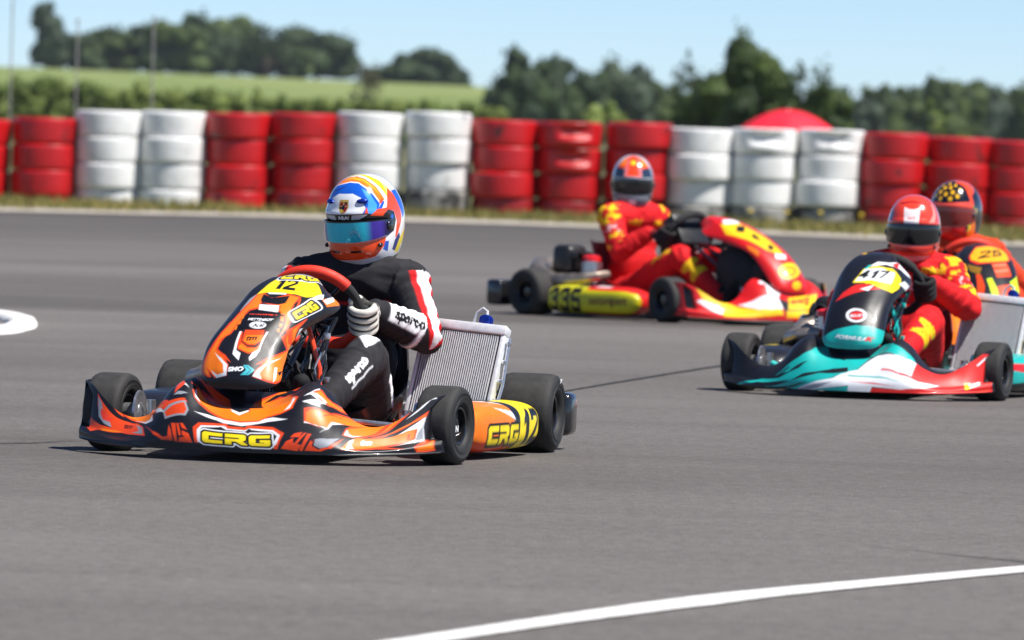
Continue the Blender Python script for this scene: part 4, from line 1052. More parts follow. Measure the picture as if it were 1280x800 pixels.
LIV['b2'] = [
 ('p', TEAL,[(0.2298,0.3402),(0.2785,0.3821),(0.3193,0.435),(0.3489,0.5208),(0.3842,0.7667),(0.3999,0.8249),(0.426,0.5977),(0.4828,0.5064),(0.5413,0.6977),(0.5626,0.4061),(0.5421,0.4087),(0.4963,0.38),(0.4497,0.3512),(0.3942,0.2688),(0.3451,0.2103),(0.2956,0.112),(0.2209,0.1724),(0.156,0.1858),(0.1057,0.0374),(0.0544,-0.0689),(0.0937,0.1009),(0.1757,0.3227),(0.2477,0.2228),(0.2917,0.248),(0.2642,0.2828)]),
 ('p', BLK,[(0.2991,0.2897),(0.3574,0.3867),(0.3254,0.2788),(0.279,0.2338)]),
 ('p', BLK,[(0.2353,0.3176),(0.2842,0.3438),(0.2894,0.3195),(0.2457,0.2877)]),
 ('p', BLK,[(0.3168,0.4921),(0.3568,0.5473),(0.3845,0.7462),(0.3867,0.7143),(0.3267,0.4603)]),
 ('p', TEAL,[(0.196,0.0132),(0.2691,0.0927),(0.3129,0.1263),(0.355,0.1743),(0.4033,0.2535),(0.4736,0.2864),(0.5197,0.3219),(0.5653,0.3515),(0.5694,0.2512),(0.5244,0.2572),(0.479,0.2564),(0.4398,0.1852),(0.3951,0.1237),(0.3401,0.0351),(0.288,-0.0919),(0.225,-0.093),(0.2874,0.0143),(0.3397,0.0824),(0.2873,0.0412)]),
 ('p', BLK,[(0.252,-0.0613),(0.331,0.0813),(0.3653,0.1131),(0.2877,-0.0116)]),
 ('p', WHT,[(0.288,-0.093),(0.3401,0.0351),(0.399,0.1367),(0.456,0.2024),(0.4827,0.2695),(0.5391,0.3443),(0.5609,0.4762),(0.571,0.2613),(0.5764,0.0702),(0.5213,0.0995),(0.4636,0.0624),(0.4047,0.0215),(0.3406,-0.046)]),
 ('p', GREY,[(0.288,-0.093),(0.3402,0.0229),(0.3997,0.1011),(0.4579,0.1502),(0.4046,0.0389),(0.3406,-0.046)]),
 ('p', TEAL,[(0.3276,-0.0657),(0.4047,0.0215),(0.4641,0.0579),(0.5222,0.0907),(0.5043,-0.093),(0.4618,-0.093),(0.4189,-0.093),(0.3755,-0.093),(0.3322,-0.093),(0.2881,-0.093)]),
 ('p', WHT,[(0.5222,0.0907),(0.5762,0.0875),(0.5774,-0.093),(0.5055,-0.093)]),
 ('p', TEAL,[(0.5006,0.4709),(0.5371,0.5469),(0.5607,0.75),(0.5809,0.8579),(0.5989,1.0039),(0.6615,0.7236),(0.7082,0.676),(0.7397,0.689),(0.7174,0.5122),(0.6677,0.5119),(0.6015,0.6085),(0.5679,0.492),(0.5395,0.3412),(0.5088,0.3145)]),
 ('p', WHT,[(0.5088,0.3145),(0.5393,0.3454),(0.5676,0.497),(0.5936,0.6705),(0.6671,0.5261),(0.7082,0.5281),(0.7438,0.6659),(0.7354,0.2952),(0.6814,0.2644),(0.6283,0.3199),(0.699,0.2649),(0.7589,0.2818),(0.7946,0.3243),(0.8309,0.3042),(0.7941,0.1764),(0.7523,0.0963),(0.7077,0.0469),(0.6574,0.057),(0.6064,0.0797),(0.5613,0.1086),(0.5157,0.1319)]),
 ('p', WHT,[(0.5158,0.1261),(0.5595,0.1085),(0.6028,0.0853),(0.5883,-0.093),(0.5177,-0.093)]),
 ('p', RED2,[(0.6021,0.0669),(0.6553,0.0528),(0.7076,0.0507),(0.7522,0.1019),(0.7939,0.1844),(0.8326,0.3161),(0.7953,0.3396),(0.7587,0.2934),(0.6993,0.2545),(0.6275,0.3063),(0.6284,0.3306),(0.6898,0.2789),(0.7381,0.3074),(0.7427,0.6703),(0.7789,0.7664),(0.82,0.8465),(0.8607,0.9476),(0.8768,1.093),(0.9074,1.093),(0.9573,0.9958),(0.9827,0.8663),(0.9861,0.5266),(0.9935,0.1934),(0.9997,-0.093),(0.9553,-0.093),(0.9118,-0.093),(0.8776,-0.093),(0.8381,-0.093),(0.7944,-0.093),(0.7508,-0.093),(0.7103,-0.093),(0.6699,-0.091),(0.6289,-0.093),(0.5875,-0.093)]),
 ('p', TEAL,[(0.511,0.2623),(0.5703,0.252),(0.6297,0.2183),(0.671,0.1725),(0.7107,0.1556),(0.6712,0.163),(0.6304,0.1978),(0.5711,0.2305),(0.5118,0.2426)]),
 ('p', RED2,[(0.515,0.1571),(0.5603,0.1549),(0.6054,0.1426),(0.646,0.1083),(0.6857,0.0884),(0.6461,0.0985),(0.6059,0.1212),(0.5606,0.1434)]),
 ('p', BLK,[(0.5393,0.3454),(0.5676,0.497),(0.5936,0.6705),(0.6672,0.5241),(0.6677,0.5119),(0.6038,0.5907),(0.5704,0.4809),(0.5415,0.3372)]),
 ('p', WHT,[(0.982,0.8677),(0.9446,0.7242),(0.9393,0.7856),(0.9662,0.8643)]),
 ('p', YEL,[(0.9062,0.3298),(0.9231,0.3109),(0.9305,0.1148),(0.915,0.0895)]),
 ('p', WHT,[(0.9258,0.2323),(0.9538,0.277),(0.9586,0.1834),(0.9295,0.1309)]),
 ('t', GREY, 'USPARC', (0.9303, 0.1596), (0.9554, 0.2097), (0.9275, 0.2146), 0.05, 0),
 ('p', CORAL,[(0.8609,-0.0116),(0.9032,-0.0116),(0.9423,-0.0116),(0.9897,0.0722),(0.9898,0.0275),(0.9442,-0.093),(0.9076,-0.093),(0.8701,-0.093)])]
LIV['p2'] = [
 ('p', TEAL,[(-0.0473,0.0879),(0.3338,0.226),(0.5559,0.2679),(0.7328,0.26),(1.0651,0.2023),(1.0651,0.0293),(0.9467,-0.0502),(0.6522,-0.0063),(0.4211,-0.0047),(0.0828,-0.0502),(-0.0237,-0.0042)]),
 ('p', BLK,[(0.0237,0.1548),(0.3315,0.2354),(0.3327,0.2307),(0.0148,0.136)]),
 ('t', WHT, 'FORMULA', (0.3297, 0.1484), (0.6933, 0.1282), (0.3419, 0.1853), 0.04, 0.3),
 ('t', RED, 'K', (0.6728, 0.1282), (0.8083, 0.1129), (0.6805, 0.1748), 0.06, 0.3),
 ('p', INK,[(0.6629,0.346),(0.664,0.3333),(0.6586,0.3211),(0.6473,0.3099),(0.6307,0.3004),(0.6098,0.2929),(0.5856,0.288),(0.5592,0.2858),(0.5321,0.2866),(0.5056,0.2903),(0.4809,0.2966),(0.459,0.3053),(0.441,0.3158),(0.4277,0.3276),(0.42,0.3402),(0.4184,0.3528),(0.4231,0.3649),(0.4338,0.376),(0.4498,0.3855),(0.4703,0.3929),(0.4942,0.3978),(0.5204,0.3999),(0.5478,0.3992),(0.5751,0.3956),(0.6007,0.3893),(0.6234,0.3807),(0.642,0.3703),(0.6554,0.3585)]),
 ('p', WHT,[(0.6582,0.3459),(0.6592,0.3339),(0.654,0.3224),(0.6432,0.3119),(0.6272,0.3028),(0.6071,0.2958),(0.5837,0.2911),(0.5584,0.2891),(0.5323,0.2898),(0.5068,0.2933),(0.4831,0.2992),(0.4621,0.3074),(0.4449,0.3173),(0.4322,0.3285),(0.4249,0.3403),(0.4234,0.3522),(0.428,0.3637),(0.4384,0.3742),(0.4538,0.3831),(0.4735,0.3901),(0.4965,0.3947),(0.5217,0.3967),(0.5481,0.396),(0.5743,0.3927),(0.5988,0.3868),(0.6206,0.3787),(0.6383,0.3688),(0.6511,0.3577)]),
 ('p', INK,[(0.6291,0.3442),(0.6297,0.336),(0.6259,0.3281),(0.6179,0.3209),(0.6062,0.3147),(0.5914,0.3099),(0.5743,0.3067),(0.5557,0.3053),(0.5365,0.3058),(0.5178,0.3081),(0.5004,0.3121),(0.4852,0.3176),(0.4728,0.3244),(0.4639,0.332),(0.4589,0.3401),(0.4581,0.3483),(0.4616,0.3561),(0.4693,0.3633),(0.4806,0.3695),(0.4951,0.3742),(0.5121,0.3774),(0.5307,0.3788),(0.55,0.3784),(0.569,0.3761),(0.5868,0.3721),(0.6025,0.3666),(0.6152,0.3599),(0.6242,0.3523)]),
 ('p', RED,[(0.6245,0.3441),(0.6249,0.3371),(0.6213,0.3303),(0.614,0.3241),(0.6033,0.3188),(0.5898,0.3147),(0.5742,0.312),(0.5573,0.3107),(0.5399,0.3111),(0.5229,0.313),(0.5071,0.3164),(0.4933,0.3211),(0.4822,0.3269),(0.4742,0.3334),(0.4698,0.3403),(0.4693,0.3474),(0.4727,0.3541),(0.4797,0.3603),(0.4902,0.3656),(0.5034,0.3697),(0.5189,0.3724),(0.5358,0.3736),(0.5533,0.3733),(0.5706,0.3714),(0.5867,0.368),(0.6008,0.3633),(0.6121,0.3576),(0.6202,0.3511)]),
 ('p', WHT,[(0.4711,0.3456),(0.6182,0.3535),(0.6238,0.3367),(0.4769,0.3289)]),
 ('t', RED, 'racing', (0.4855, 0.3312), (0.6143, 0.3376), (0.4808, 0.3448), 0.04, 0),
 ('p', YEL,[(0.3947,0.6009),(0.4529,0.7181),(0.5851,0.7497),(0.739,0.7338),(0.8529,0.6535),(0.8785,0.5722),(0.8376,0.5332),(0.6552,0.57),(0.5065,0.6034)]),
 ('p', WHT,[(0.4144,0.6114),(0.4655,0.7158),(0.6332,0.7339),(0.7778,0.6887),(0.7624,0.6028),(0.5607,0.6282)]),
 ('n', INK, '417', (0.4169, 0.6345), (0.6921, 0.6455), (0.4517, 0.7056)),
 ('p', RED2,[(0.2252,0.4403),(0.3119,0.5196),(0.434,0.5847),(0.5609,0.5997),(0.6934,0.5605),(0.5624,0.5438),(0.447,0.5175)]),
 ('p', WHT,[(0.4894,0.5527),(0.6085,0.5882),(0.5783,0.5398)]),
 ('p', WHT,[(0.8517,0.61),(0.9023,0.6438),(0.9942,0.6079),(0.9987,0.5627)]),
 ('p', WHT,[(0.4883,0.7354),(0.5721,0.7925),(0.8139,0.7974),(1.0651,0.7782),(1.003,0.7092),(0.8055,0.7395),(0.6716,0.7731)]),
 ('p', RED2,[(0.7374,0.772),(0.8373,0.8033),(0.8049,0.7254)]),
 ('p', TEAL,[(0.4541,0.7156),(0.4929,0.7585),(0.5132,0.7455),(0.4824,0.7161)]),
 ('p', TEAL,[(1.0651,0.8201),(1.0651,0.7741),(1.003,0.7092)]),
 ('p', INK,[(0.3789,0.4888),(0.5414,0.5021),(0.6906,0.5163),(0.703,0.5097),(0.5488,0.4945),(0.3821,0.4806)]),
 ('p', INK,[(0.3872,0.4678),(0.555,0.4752),(0.7156,0.4835),(0.7291,0.4767),(0.5625,0.4678),(0.3906,0.4596)]),
 ('p', INK,[(0.3961,0.4469),(0.5682,0.4487),(0.7401,0.4508),(0.7537,0.4441),(0.5755,0.4413),(0.3996,0.4389)]),
 ('p', INK,[(0.4051,0.4266),(0.5804,0.4228),(0.7611,0.419),(0.7747,0.4126),(0.5874,0.4158),(0.4085,0.4189)]),
 ('p', INK,[(0.4139,0.407),(0.5914,0.398),(0.779,0.3887),(0.7924,0.3825),(0.5982,0.3912),(0.4172,0.3995)])]
LIV['b3'] = [
 ('p', YEL2,[(0.0469,1.0138),(0.0732,1.1101),(0.1037,1.1101),(0.1741,1.1009),(0.1973,0.5868),(0.2428,0.3304),(0.2889,0.2486),(0.35,0.2524),(0.3619,0.0944),(0.2912,0.0777),(0.2298,0.0879),(0.1718,0.1146),(0.1163,0.0819),(0.1002,0.3942),(0.0694,0.5826)]),
 ('p', WHT,[(0.3154,0.8127),(0.3861,0.8257),(0.4599,0.7331),(0.3589,0.4043),(0.3651,0.1972),(0.3024,0.1978),(0.2533,0.2838),(0.224,0.475),(0.201,0.7177),(0.2616,0.5487),(0.3154,0.4396)]),
 ('p', RED,[(0.3088,0.7369),(0.3339,0.704),(0.3117,0.4802),(0.2504,0.5801),(0.2128,0.7659),(0.2604,0.7709)]),
 ('p', BLK,[(0.3564,0.4016),(0.427,0.3669),(0.3775,0.0685),(0.3643,0.2259)]),
 ('p', YEL2,[(0.4363,0.4813),(0.5538,0.5382),(0.6458,0.4686),(0.5656,0.2314),(0.4694,0.2332),(0.3927,0.2063)]),
 ('p', YEL2,[(0.3799,0.1759),(0.4714,0.2108),(0.5909,0.2045),(0.5773,0.0599),(0.4614,0.0637),(0.3758,0.0526)]),
 ('p', WHT,[(0.0397,0.5166),(0.0598,0.6688),(0.1006,0.6557),(0.1383,0.5226),(0.1161,0.1923),(0.0845,0.3044)]),
 ('p', YEL2,[(0.9964,0.9591),(0.9383,1.1101),(0.9945,0.6055),(0.9945,0.6422)]),
 ('t', RORG, 'energy', (0.4116, 0.2806), (0.5657, 0.3359), (0.4424, 0.4446), 0.05, 0.2)]
LIV['p3'] = [
 ('p', YEL2,[(0.1996,0.7729),(0.5269,0.7833),(0.5594,0.6616),(0.5597,0.5234),(0.5643,0.4315),(0.4812,0.4092),(0.3173,0.4565),(0.2607,0.5658),(0.1363,0.6312)]),
 ('p', INK,[(0.3915,0.7442),(0.5359,0.7426),(0.3479,0.6556),(0.2666,0.6674)]),
 ('p', INK,[(0.4172,0.6392),(0.4672,0.6244),(0.3989,0.5501),(0.352,0.5883)]),
 ('p', INK,[(0.458,0.5227),(0.5171,0.4958),(0.4133,0.4521),(0.3602,0.4687)]),
 ('p', WHT,[(0.3923,0.4227),(0.6024,0.4159),(0.5292,0.3723),(0.3486,0.3786)]),
 ('p', YEL2,[(0.802,0.2727),(0.6907,0.257),(0.6098,0.2417),(0.5554,0.2276),(0.5044,0.2156),(0.4522,0.2064),(0.403,0.2004),(0.3608,0.1979),(0.325,0.1992),(0.2932,0.2042),(0.2663,0.2129),(0.2474,0.2247),(0.239,0.2389),(0.2418,0.255),(0.2551,0.2716),(0.2774,0.2878),(0.3064,0.3029),(0.3404,0.3164),(0.3801,0.3277),(0.4284,0.3362),(0.4834,0.3415),(0.5387,0.3434),(0.5952,0.3418),(0.6743,0.3366),(0.7819,0.3281),(0.8154,0.3149),(0.8154,0.3004),(0.8121,0.2864)]),
 ('p', ORG,[(0.5818,0.2708),(0.5621,0.2607),(0.5376,0.2508),(0.5094,0.2419),(0.4782,0.2344),(0.4456,0.2287),(0.4144,0.2251),(0.3865,0.2236),(0.3628,0.2245),(0.3435,0.2277),(0.3286,0.233),(0.3186,0.2403),(0.3141,0.2492),(0.3154,0.2591),(0.3224,0.2693),(0.3346,0.2795),(0.3516,0.2891),(0.3732,0.2976),(0.3995,0.3047),(0.4302,0.3101),(0.4636,0.3134),(0.4969,0.3146),(0.5276,0.3136),(0.5546,0.3105),(0.5766,0.3054),(0.5921,0.2985),(0.5985,0.2901),(0.5948,0.2808)]),
 ('p', YEL2,[(0.5262,0.2707),(0.5157,0.2646),(0.5013,0.2588),(0.4838,0.2535),(0.464,0.249),(0.4432,0.2455),(0.4228,0.2433),(0.404,0.2425),(0.3876,0.2431),(0.3741,0.245),(0.3638,0.2482),(0.3569,0.2526),(0.3536,0.2578),(0.3541,0.2637),(0.3582,0.2698),(0.3659,0.2759),(0.3771,0.2816),(0.3914,0.2868),(0.4087,0.2911),(0.4283,0.2944),(0.4493,0.2964),(0.4703,0.2971),(0.4899,0.2965),(0.5068,0.2946),(0.5201,0.2915),(0.529,0.2874),(0.5331,0.2824),(0.5321,0.2767)]),
 ('p', YEL2,[(0.5769,0.1347),(0.5741,0.1231),(0.5672,0.1115),(0.5563,0.1003),(0.5417,0.0902),(0.5239,0.082),(0.5037,0.0766),(0.4823,0.0747),(0.4607,0.0763),(0.4404,0.0815),(0.4223,0.0894),(0.4073,0.0994),(0.3966,0.1105),(0.3906,0.1221),(0.3896,0.1338),(0.3935,0.1449),(0.4019,0.1551),(0.4145,0.1639),(0.4309,0.1712),(0.4502,0.1766),(0.4712,0.1799),(0.4926,0.1811),(0.5129,0.18),(0.5313,0.1768),(0.5472,0.1716),(0.5602,0.1645),(0.5698,0.1558),(0.5754,0.1457)]),
 ('p', ORG,[(0.1586,0.5146),(0.1955,0.4461),(0.0783,0.3918),(0.0625,0.4571)]),
 ('p', YEL2,[(0.3077,-0.0603),(0.6447,-0.0603),(0.9195,-0.0553),(0.8792,-0.0603),(0.6613,-0.0603),(0.3141,-0.0603)]),
 ('p', WHT,[(0.3406,0.8593),(0.7752,0.8568),(0.5269,0.7833),(0.2547,0.7811)])]
LIV['p4'] = [
 ('p', RED2,[(0.2902,0.7098),(0.387,0.8644),(0.7617,0.9322),(0.8121,0.799),(0.7815,0.6649),(0.5309,0.64),(0.3629,0.6189),(0.2956,0.6559)]),
 ('p', YEL3,[(0.3114,0.7285),(0.3924,0.8418),(0.6983,0.9002),(0.8154,0.8166),(0.7631,0.6753),(0.5343,0.6499),(0.4037,0.641),(0.3108,0.672)]),
 ('n', INK, '25', (0.3845, 0.6792), (0.6922, 0.7347), (0.4455, 0.7803)),
 ('p', RORG,[(0.5161,0.631),(0.6977,0.6547),(0.7523,0.5059),(0.5415,0.495)]),
 ('p', CORAL2,[(0.5239,0.6193),(0.6943,0.6419),(0.6878,0.6086),(0.5284,0.5962)]),
 ('p', CORAL2,[(0.5251,0.5629),(0.7066,0.5884),(0.7176,0.5532),(0.5374,0.5366)]),
 ('p', GOLD,[(0.2563,0.6197),(0.4027,0.5844),(0.3482,0.5172),(0.2554,0.5508)]),
 ('p', RORG,[(0.3061,0.5188),(0.3616,0.5195),(0.3737,0.4054),(0.3419,0.3191),(0.2494,0.317)]),
 ('p', NEON,[(0.4162,0.4768),(0.4778,0.4904),(0.5508,0.3236),(0.447,0.3112)]),
 ('p', NEON,[(0.722,0.4538),(1.0201,0.5628),(0.9664,0.3719),(0.7572,0.3057)]),
 ('p', RORG,[(0.5221,0.4084),(0.7017,0.4322),(0.7649,0.3162),(0.5293,0.3129)]),
 ('p', RORG,[(1.0403,0.5126),(1.0268,0.5528),(1.047,0.3063),(1.047,0.3025)])]


def pod_one(V, sd):
    C = np.tile(np.array(ORG), (len(V), 1)); uv = V[:, [0, 2]].copy()
    out = V[:, 1]*sd > .57
    top = V[:, 2] > .165
    if sd < 0: return np.tile(np.array(BLK), (len(V), 1))
    paint(C, V[:, [0, 1]]*np.array([1, sd]), [('p', RORG, [(.55, .40), (.85, .40), (.85, .52), (.62, .56), (.5, .5)]), ('p', BLK, [(.18, .38), (.40, .38), (.50, .56), (.42, .72), (.18, .72)]),
          ('p', WHT, [(.48, .50), (.53, .60), (.50, .64), (.46, .56)])], mask=top, aa=.004)
    if sd > 0: uv[:, 0] = -uv[:, 0]
    f = (lambda q: [(-a, b) for a, b in q]) if sd > 0 else (lambda q: q)
    paint(C, uv, [('p', BLK, f([(.18, .0), (.18, .25), (.50, .25), (.50, .15), (.46, .0)])), ('p', RORG, f([(.46, 0), (.9, 0), (.9, .07), (.6, .055), (.5, .03)])),
                  ('p', WHT, f([(.50, .16), (.62, .175), (.54, .15), (.48, .13)])),
                  ('p', YEL, f([(.0, .0), (.0, .25), (.43, .25), (.45, .0)]))], mask=out, aa=.004)
    if sd > 0:
        paint(C, uv, [('crg', 0, 0, (-.70, .05), (-.455, .05), (-.70, .115)), ('n', INK, '12', (-.41, .04), (-.24, .04), (-.40, .165)),
                      ('t', INK, 'J. RIDER', (-.56, .165), (-.47, .168), (-.56, .18))][:2], mask=out, aa=.004)
    else:
        paint(C, uv, [('crg', 0, 0, (.44, .055), (.66, .055), (.44, .115)), ('n', INK, '12', (.225, .04), (.375, .04), (.225, .175))], mask=out, aa=.004)
    return C

def pod_two(V, sd):
    C = np.tile(np.array(TEAL if sd > 0 else BLK), (len(V), 1)); out = V[:, 1]*sd > .57
    uv = np.stack([-V[:, 0]*sd, V[:, 2]], -1)
    s = lambda q: [(-a*sd, b) for a, b in q]
    paint(C, uv, [('p', BLK, s([(.2, .0), (.9, .0), (.9, .06), (.5, .08), (.2, .07)])), ('p', RED, s([(.5, .1), (.8, .13), (.8, .16), (.5, .15)])), ('p', YEL, s([(.18, .0), (.18, .25), (.38, .25), (.38, .0)]))], mask=out, aa=.005)
    o = .225 if sd < 0 else -.375
    paint(C, uv, [('n', INK, '417', (o, .05), (o+.15, .05), (o, .16))], mask=out, aa=.005)
    return C

def pod_three(V, sd):
    OLV = lin((206, 200, 24))
    C = np.tile(np.array(RED), (len(V), 1)); out = V[:, 1]*sd > .57
    uv = np.stack([-V[:, 0]*sd, V[:, 2]], -1)
    s = lambda q: [(-a*sd, b) for a, b in q]
    paint(C, uv, [('p', OLV, s([(.0, .03), (.9, .03), (.9, .13), (.74, .165), (.0, .165)])), ('p', OLV, s([(.15, .0), (.15, .25), (.48, .25), (.48, .0)])),
                  ('p', RED, s([(.45, .0), (.9, .0), (.9, .035), (.45, .035)]))], mask=out, aa=.005)
    if sd < 0:
        paint(C, uv, [('n', INK, '335', (.215, .035), (.45, .035), (.215, .175)), ('t', lin((120, 70, 10)), 'motorsport', (.51, .065), (.76, .07), (.51, .125), .04)], mask=out, aa=.005)
    else:
        paint(C, uv, [('n', INK, '335', (-.405, .04), (-.225, .04), (-.405, .185))], mask=out, aa=.005)
    top = V[:, 2] > .182
    paint(C, V[:, [0, 1]]*np.array([1, sd]), [('p', OLV, [(.1, .3), (.36, .3), (.36, .8), (.1, .8)]), ('p', INK, [(.38, .56), (.5, .56), (.5, .68), (.38, .68)]), ('p', WHT, [(.52, .58), (.62, .58), (.62, .66), (.52, .66)])], mask=top, aa=.005)
    return C

def pod_four(V, sd):
    C = np.tile(np.array(ORG), (len(V), 1)); out = V[:, 1]*sd > .57
    uv = np.stack([-V[:, 0]*sd, V[:, 2]], -1); s = lambda q: [(-a*sd, b) for a, b in q]
    paint(C, uv, [('p', BLK, s([(.3, .0), (.6, .0), (.5, .25), (.3, .25)])), ('p', YEL, s([(.15, .0), (.15, .25), (.36, .25), (.36, .0)]))], mask=out, aa=.005)
    o = .215 if sd < 0 else -.345
    paint(C, uv, [('n', INK, '25', (o, .05), (o+.13, .05), (o, .17))], mask=out, aa=.005)
    return C

K1 = dict(bw=.628, boff=-.025, frame='orange', seat=BLK, grip='red_grip', steer=R(-7), mark='N', lines='alu', head='red', rear=.618,
          bumper_base=BLK, bumper=LIV.get('b1', []), panel_base=BLK, panel=LIV.get('p1', []), pod=pod_one)
K2 = dict(twist=.2, lift=.03, drop=.02, bw=.615, boff=-.01, frame='teal', seat=lin((120, 22, 24)), grip='black_grip', steer=R(-5), lines='teal', head='red',
          bumper_base=BLK, bumper=LIV.get('b2', []), bgrid=(420, 130), panel_base=BLK, panel=LIV.get('p2', []), pgrid=(170, 240), pod=pod_two)
K3 = dict(inner=True, nose=.11, drop=.05, dash=(.10, .23, .20), frame='black', seat=lin((180, 20, 22)), grip='black_grip', steer=R(-10), head='red', radiator=True,
          bumper_base=RED, bumper=LIV.get('b3', []), bgrid=(360, 110), panel_base=RED, panel=LIV.get('p3', []), pgrid=(150, 200), pod=pod_three, twist=0, panel_back=lin((46, 46, 50)))
K4 = dict(frame='orange', seat=BLK, grip='red_grip', steer=R(6), head='red',
          bumper_base=ORG, bumper=LIV.get('b4', []), bgrid=(260, 80), panel_base=BLK, panel=LIV.get('p4', []), pgrid=(150, 200), pod=pod_four, twist=0)

KP = {1: ((-.526, 22.44), .2374, 1.0), 2: ((1.82, 29.0), .2577, .975), 3: ((.567, 39.0), -.796, 1.03), 4: ((2.245, 33.2), -.12, 1.0)}
def place(o, k):
    (x, y), th, sc = KP[k]
    o.location = (x, y, 0); o.rotation_euler = (0, 0, -PI/2-th); o.scale = (sc, sc, sc)

k1 = kart('orange and black racing kart with yellow plate 12 and a tall silver radiator', (0, 0, 0), 0, K1); place(k1, 1)
k2 = kart('teal, white and red racing kart with plate 417 on its dark front panel', (0, 0, 0), 0, K2); place(k2, 2)
k3 = kart('red and yellow racing kart with number 335 on its yellow side box', (0, 0, 0), 0, K3); place(k3, 3)
k4 = kart('orange and black racing kart with plate 25, half hidden behind the teal kart', (0, 0, 0), 0, K4); place(k4, 4)

# ------------------------------------------------------------------ drivers
def joints(head=(.20, .06, .81), hl=0, hr=0, turn=0., **kw):
    def hand(sg):
        a = turn+(hl if sg > 0 else hr)
        rd = (SW_L*math.cos(a)+SW_UP*math.sin(a))*sg; t = -SW_L*math.sin(a)+SW_UP*math.cos(a)
        return SW_C+rd*(SW_R+.030)-SW_N*.105-t*.045
    J = dict(pelvis=(.23, 0, .15), chest=(.17, .03, .46), neck=(.185, .05, .655), shl=(.22, .215, .575), shr=(.24, -.15, .575),
             ebl=(.34, .315, .40), ebr=(.36, -.27, .39), wrl=hand(1), wrr=hand(-1),
             hpl=(.27, .10, .13), knl=(.70, .205, .335), anl=(1.06, .125, .14), tol=(1.185, .115, .26),
             hpr=(.27, -.10, .13), knr=(.70, -.205, .335), anr=(1.06, -.125, .14), tor=(1.185, -.115, .26), head=head)
    J.update(kw)
    return {k: Vector(v) for k, v in J.items()}

def ang_of(q, ref, axis):
    ax = np.array(axis, float); ax /= np.linalg.norm(ax); r = np.array(ref, float); r -= ax*(r@ax); r /= np.linalg.norm(r)
    s = np.cross(ax, r)
    return np.degrees(np.arctan2(q@s, q@r))

def suit_one(C, V, N, k, t, q, names):
    J = J1
    for sd, sg in (('l', 1), ('r', -1)):
        iu, jf, it, js = [names.index(x+sd) for x in 'ufts']
        ax = np.array(J['eb'+sd]-J['sh'+sd])
        # sleeve stripe: white with red edges down the outside of the upper arm
        a = ang_of(q, (.45, sg*1.0, .25), ax)*sg
        m = (k == iu) & (t > .02)
        s = np.abs(a)
        put(C, np.nonzero(m)[0], np.clip((47-s[m])/6, 0, 1), RED)
        put(C, np.nonzero(m)[0], np.clip((27-s[m])/5, 0, 1), WHT)
        # forearm: white outer panel and cuff
        axf = np.array(J['wr'+sd]-J['eb'+sd]); af = ang_of(q, (.3, sg*.9, .6), axf)*sg
        m = (k == jf)
        w = sstep(.0, .06, t[m])*(1-sstep(.86, .9, t[m]))
        put(C, np.nonzero(m)[0], w*np.clip((62-np.abs(af[m]))/8, 0, 1), WHT)
        w = sstep(.10, .14, t[m])*(1-sstep(.28, .32, t[m]))
        put(C, np.nonzero(m)[0], w, WHT)
        # red piping and white knee patch, white side stripe on the thigh
        axt = np.array(J['kn'+sd]-J['hp'+sd]); at = ang_of(q, (0, sg, .1), axt)*sg
        m = (k == it); i = np.nonzero(m)[0]
        put(C, i, np.exp(-((at[m]-32)/4)**2)*.9*(t[m] < .95), RED)
        put(C, i, np.clip((16-np.abs(at[m]-0))/4, 0, 1)*(1-sstep(.62, .68, t[m])), WHT)
        put(C, i, sstep(.80, .86, t[m])*np.clip((36-np.abs(at[m]-80))/8, 0, 1), WHT)
        m = (k == js); i = np.nonzero(m)[0]
        put(C, i, np.exp(-((t[m]-.10)/.012)**2)*.9, RED)
    m = k == names.index('b'); i = np.nonzero(m)[0]
    # belt piping over the chest
    put(C, i, np.exp(-((V[m, 2]-.50-.10*np.abs(V[m, 1]-.03))/.0055)**2)*.85*(N[m, 0] > .1), RED)
    # lettering
    J = J1
    axf = np.array((J['wrl']-J['ebl'])); L = np.linalg.norm(axf); axf /= L
    nrm = np.array((.6, .8, .12)); nrm -= axf*(nrm@axf); nrm /= np.linalg.norm(nrm); up = np.cross(nrm, -axf)
    o = np.array(J['ebl'])+axf*L*.80+nrm*.055-up*.02
    planar(C, V, N, o, -axf*.125, up*.040, [('t', INK, 'sparco', (0, 0), (1, 0), (0, 1), .05, .12)], depth=.05)
    # thigh lettering, white with a bar under it
    a = np.array(J['knl']-J['hpl']); a /= np.linalg.norm(a)
    s = np.array(J['anl']-J['knl']); s /= np.linalg.norm(s)
    n2 = np.cross(s, (0, 1, 0)); n2 = np.array((.1, .75, .55)); n2 -= s*(n2@s); n2 /= np.linalg.norm(n2)
    o = np.array(J['knl'])+s*.235+n2*.06
    b = np.cross(n2, -s)
    planar(C, V, N, o-b*.025, -s*.15, b*.046, [('t', WHT, 'sparco', (0, .18), (1, .18), (0, 1), .06, .1), ('p', WHT, [(0, 0), (1, 0), (1, .11), (0, .11)])], depth=.07)

def glove_one(a, b, c, V):
    C = np.tile(np.array(lin((214, 210, 200))), (len(a), 1)); n = len(a)
    i = np.arange(n)
    for g in (.0262, 0, -.0262):
        put(C, i, np.clip(1.6*np.exp(-((c-g)/.0042)**2), 0, 1)*(b > -.008)*.96, INK)
    put(C, i, sstep(.030, .036, c)*(b < .0)*(1-sstep(.048, .052, c))*.9, INK)
    put(C, i, ((b < -.055) & (b > -.066))*.8, INK)
    return C

def glove_dark(a, b, c, V):
    C = np.tile(np.array(lin((34, 32, 34))), (len(a), 1))
    put(C, np.arange(len(a)), np.exp(-((b+.062)/.006)**2)*.7, lin((190, 40, 40)))
    return C

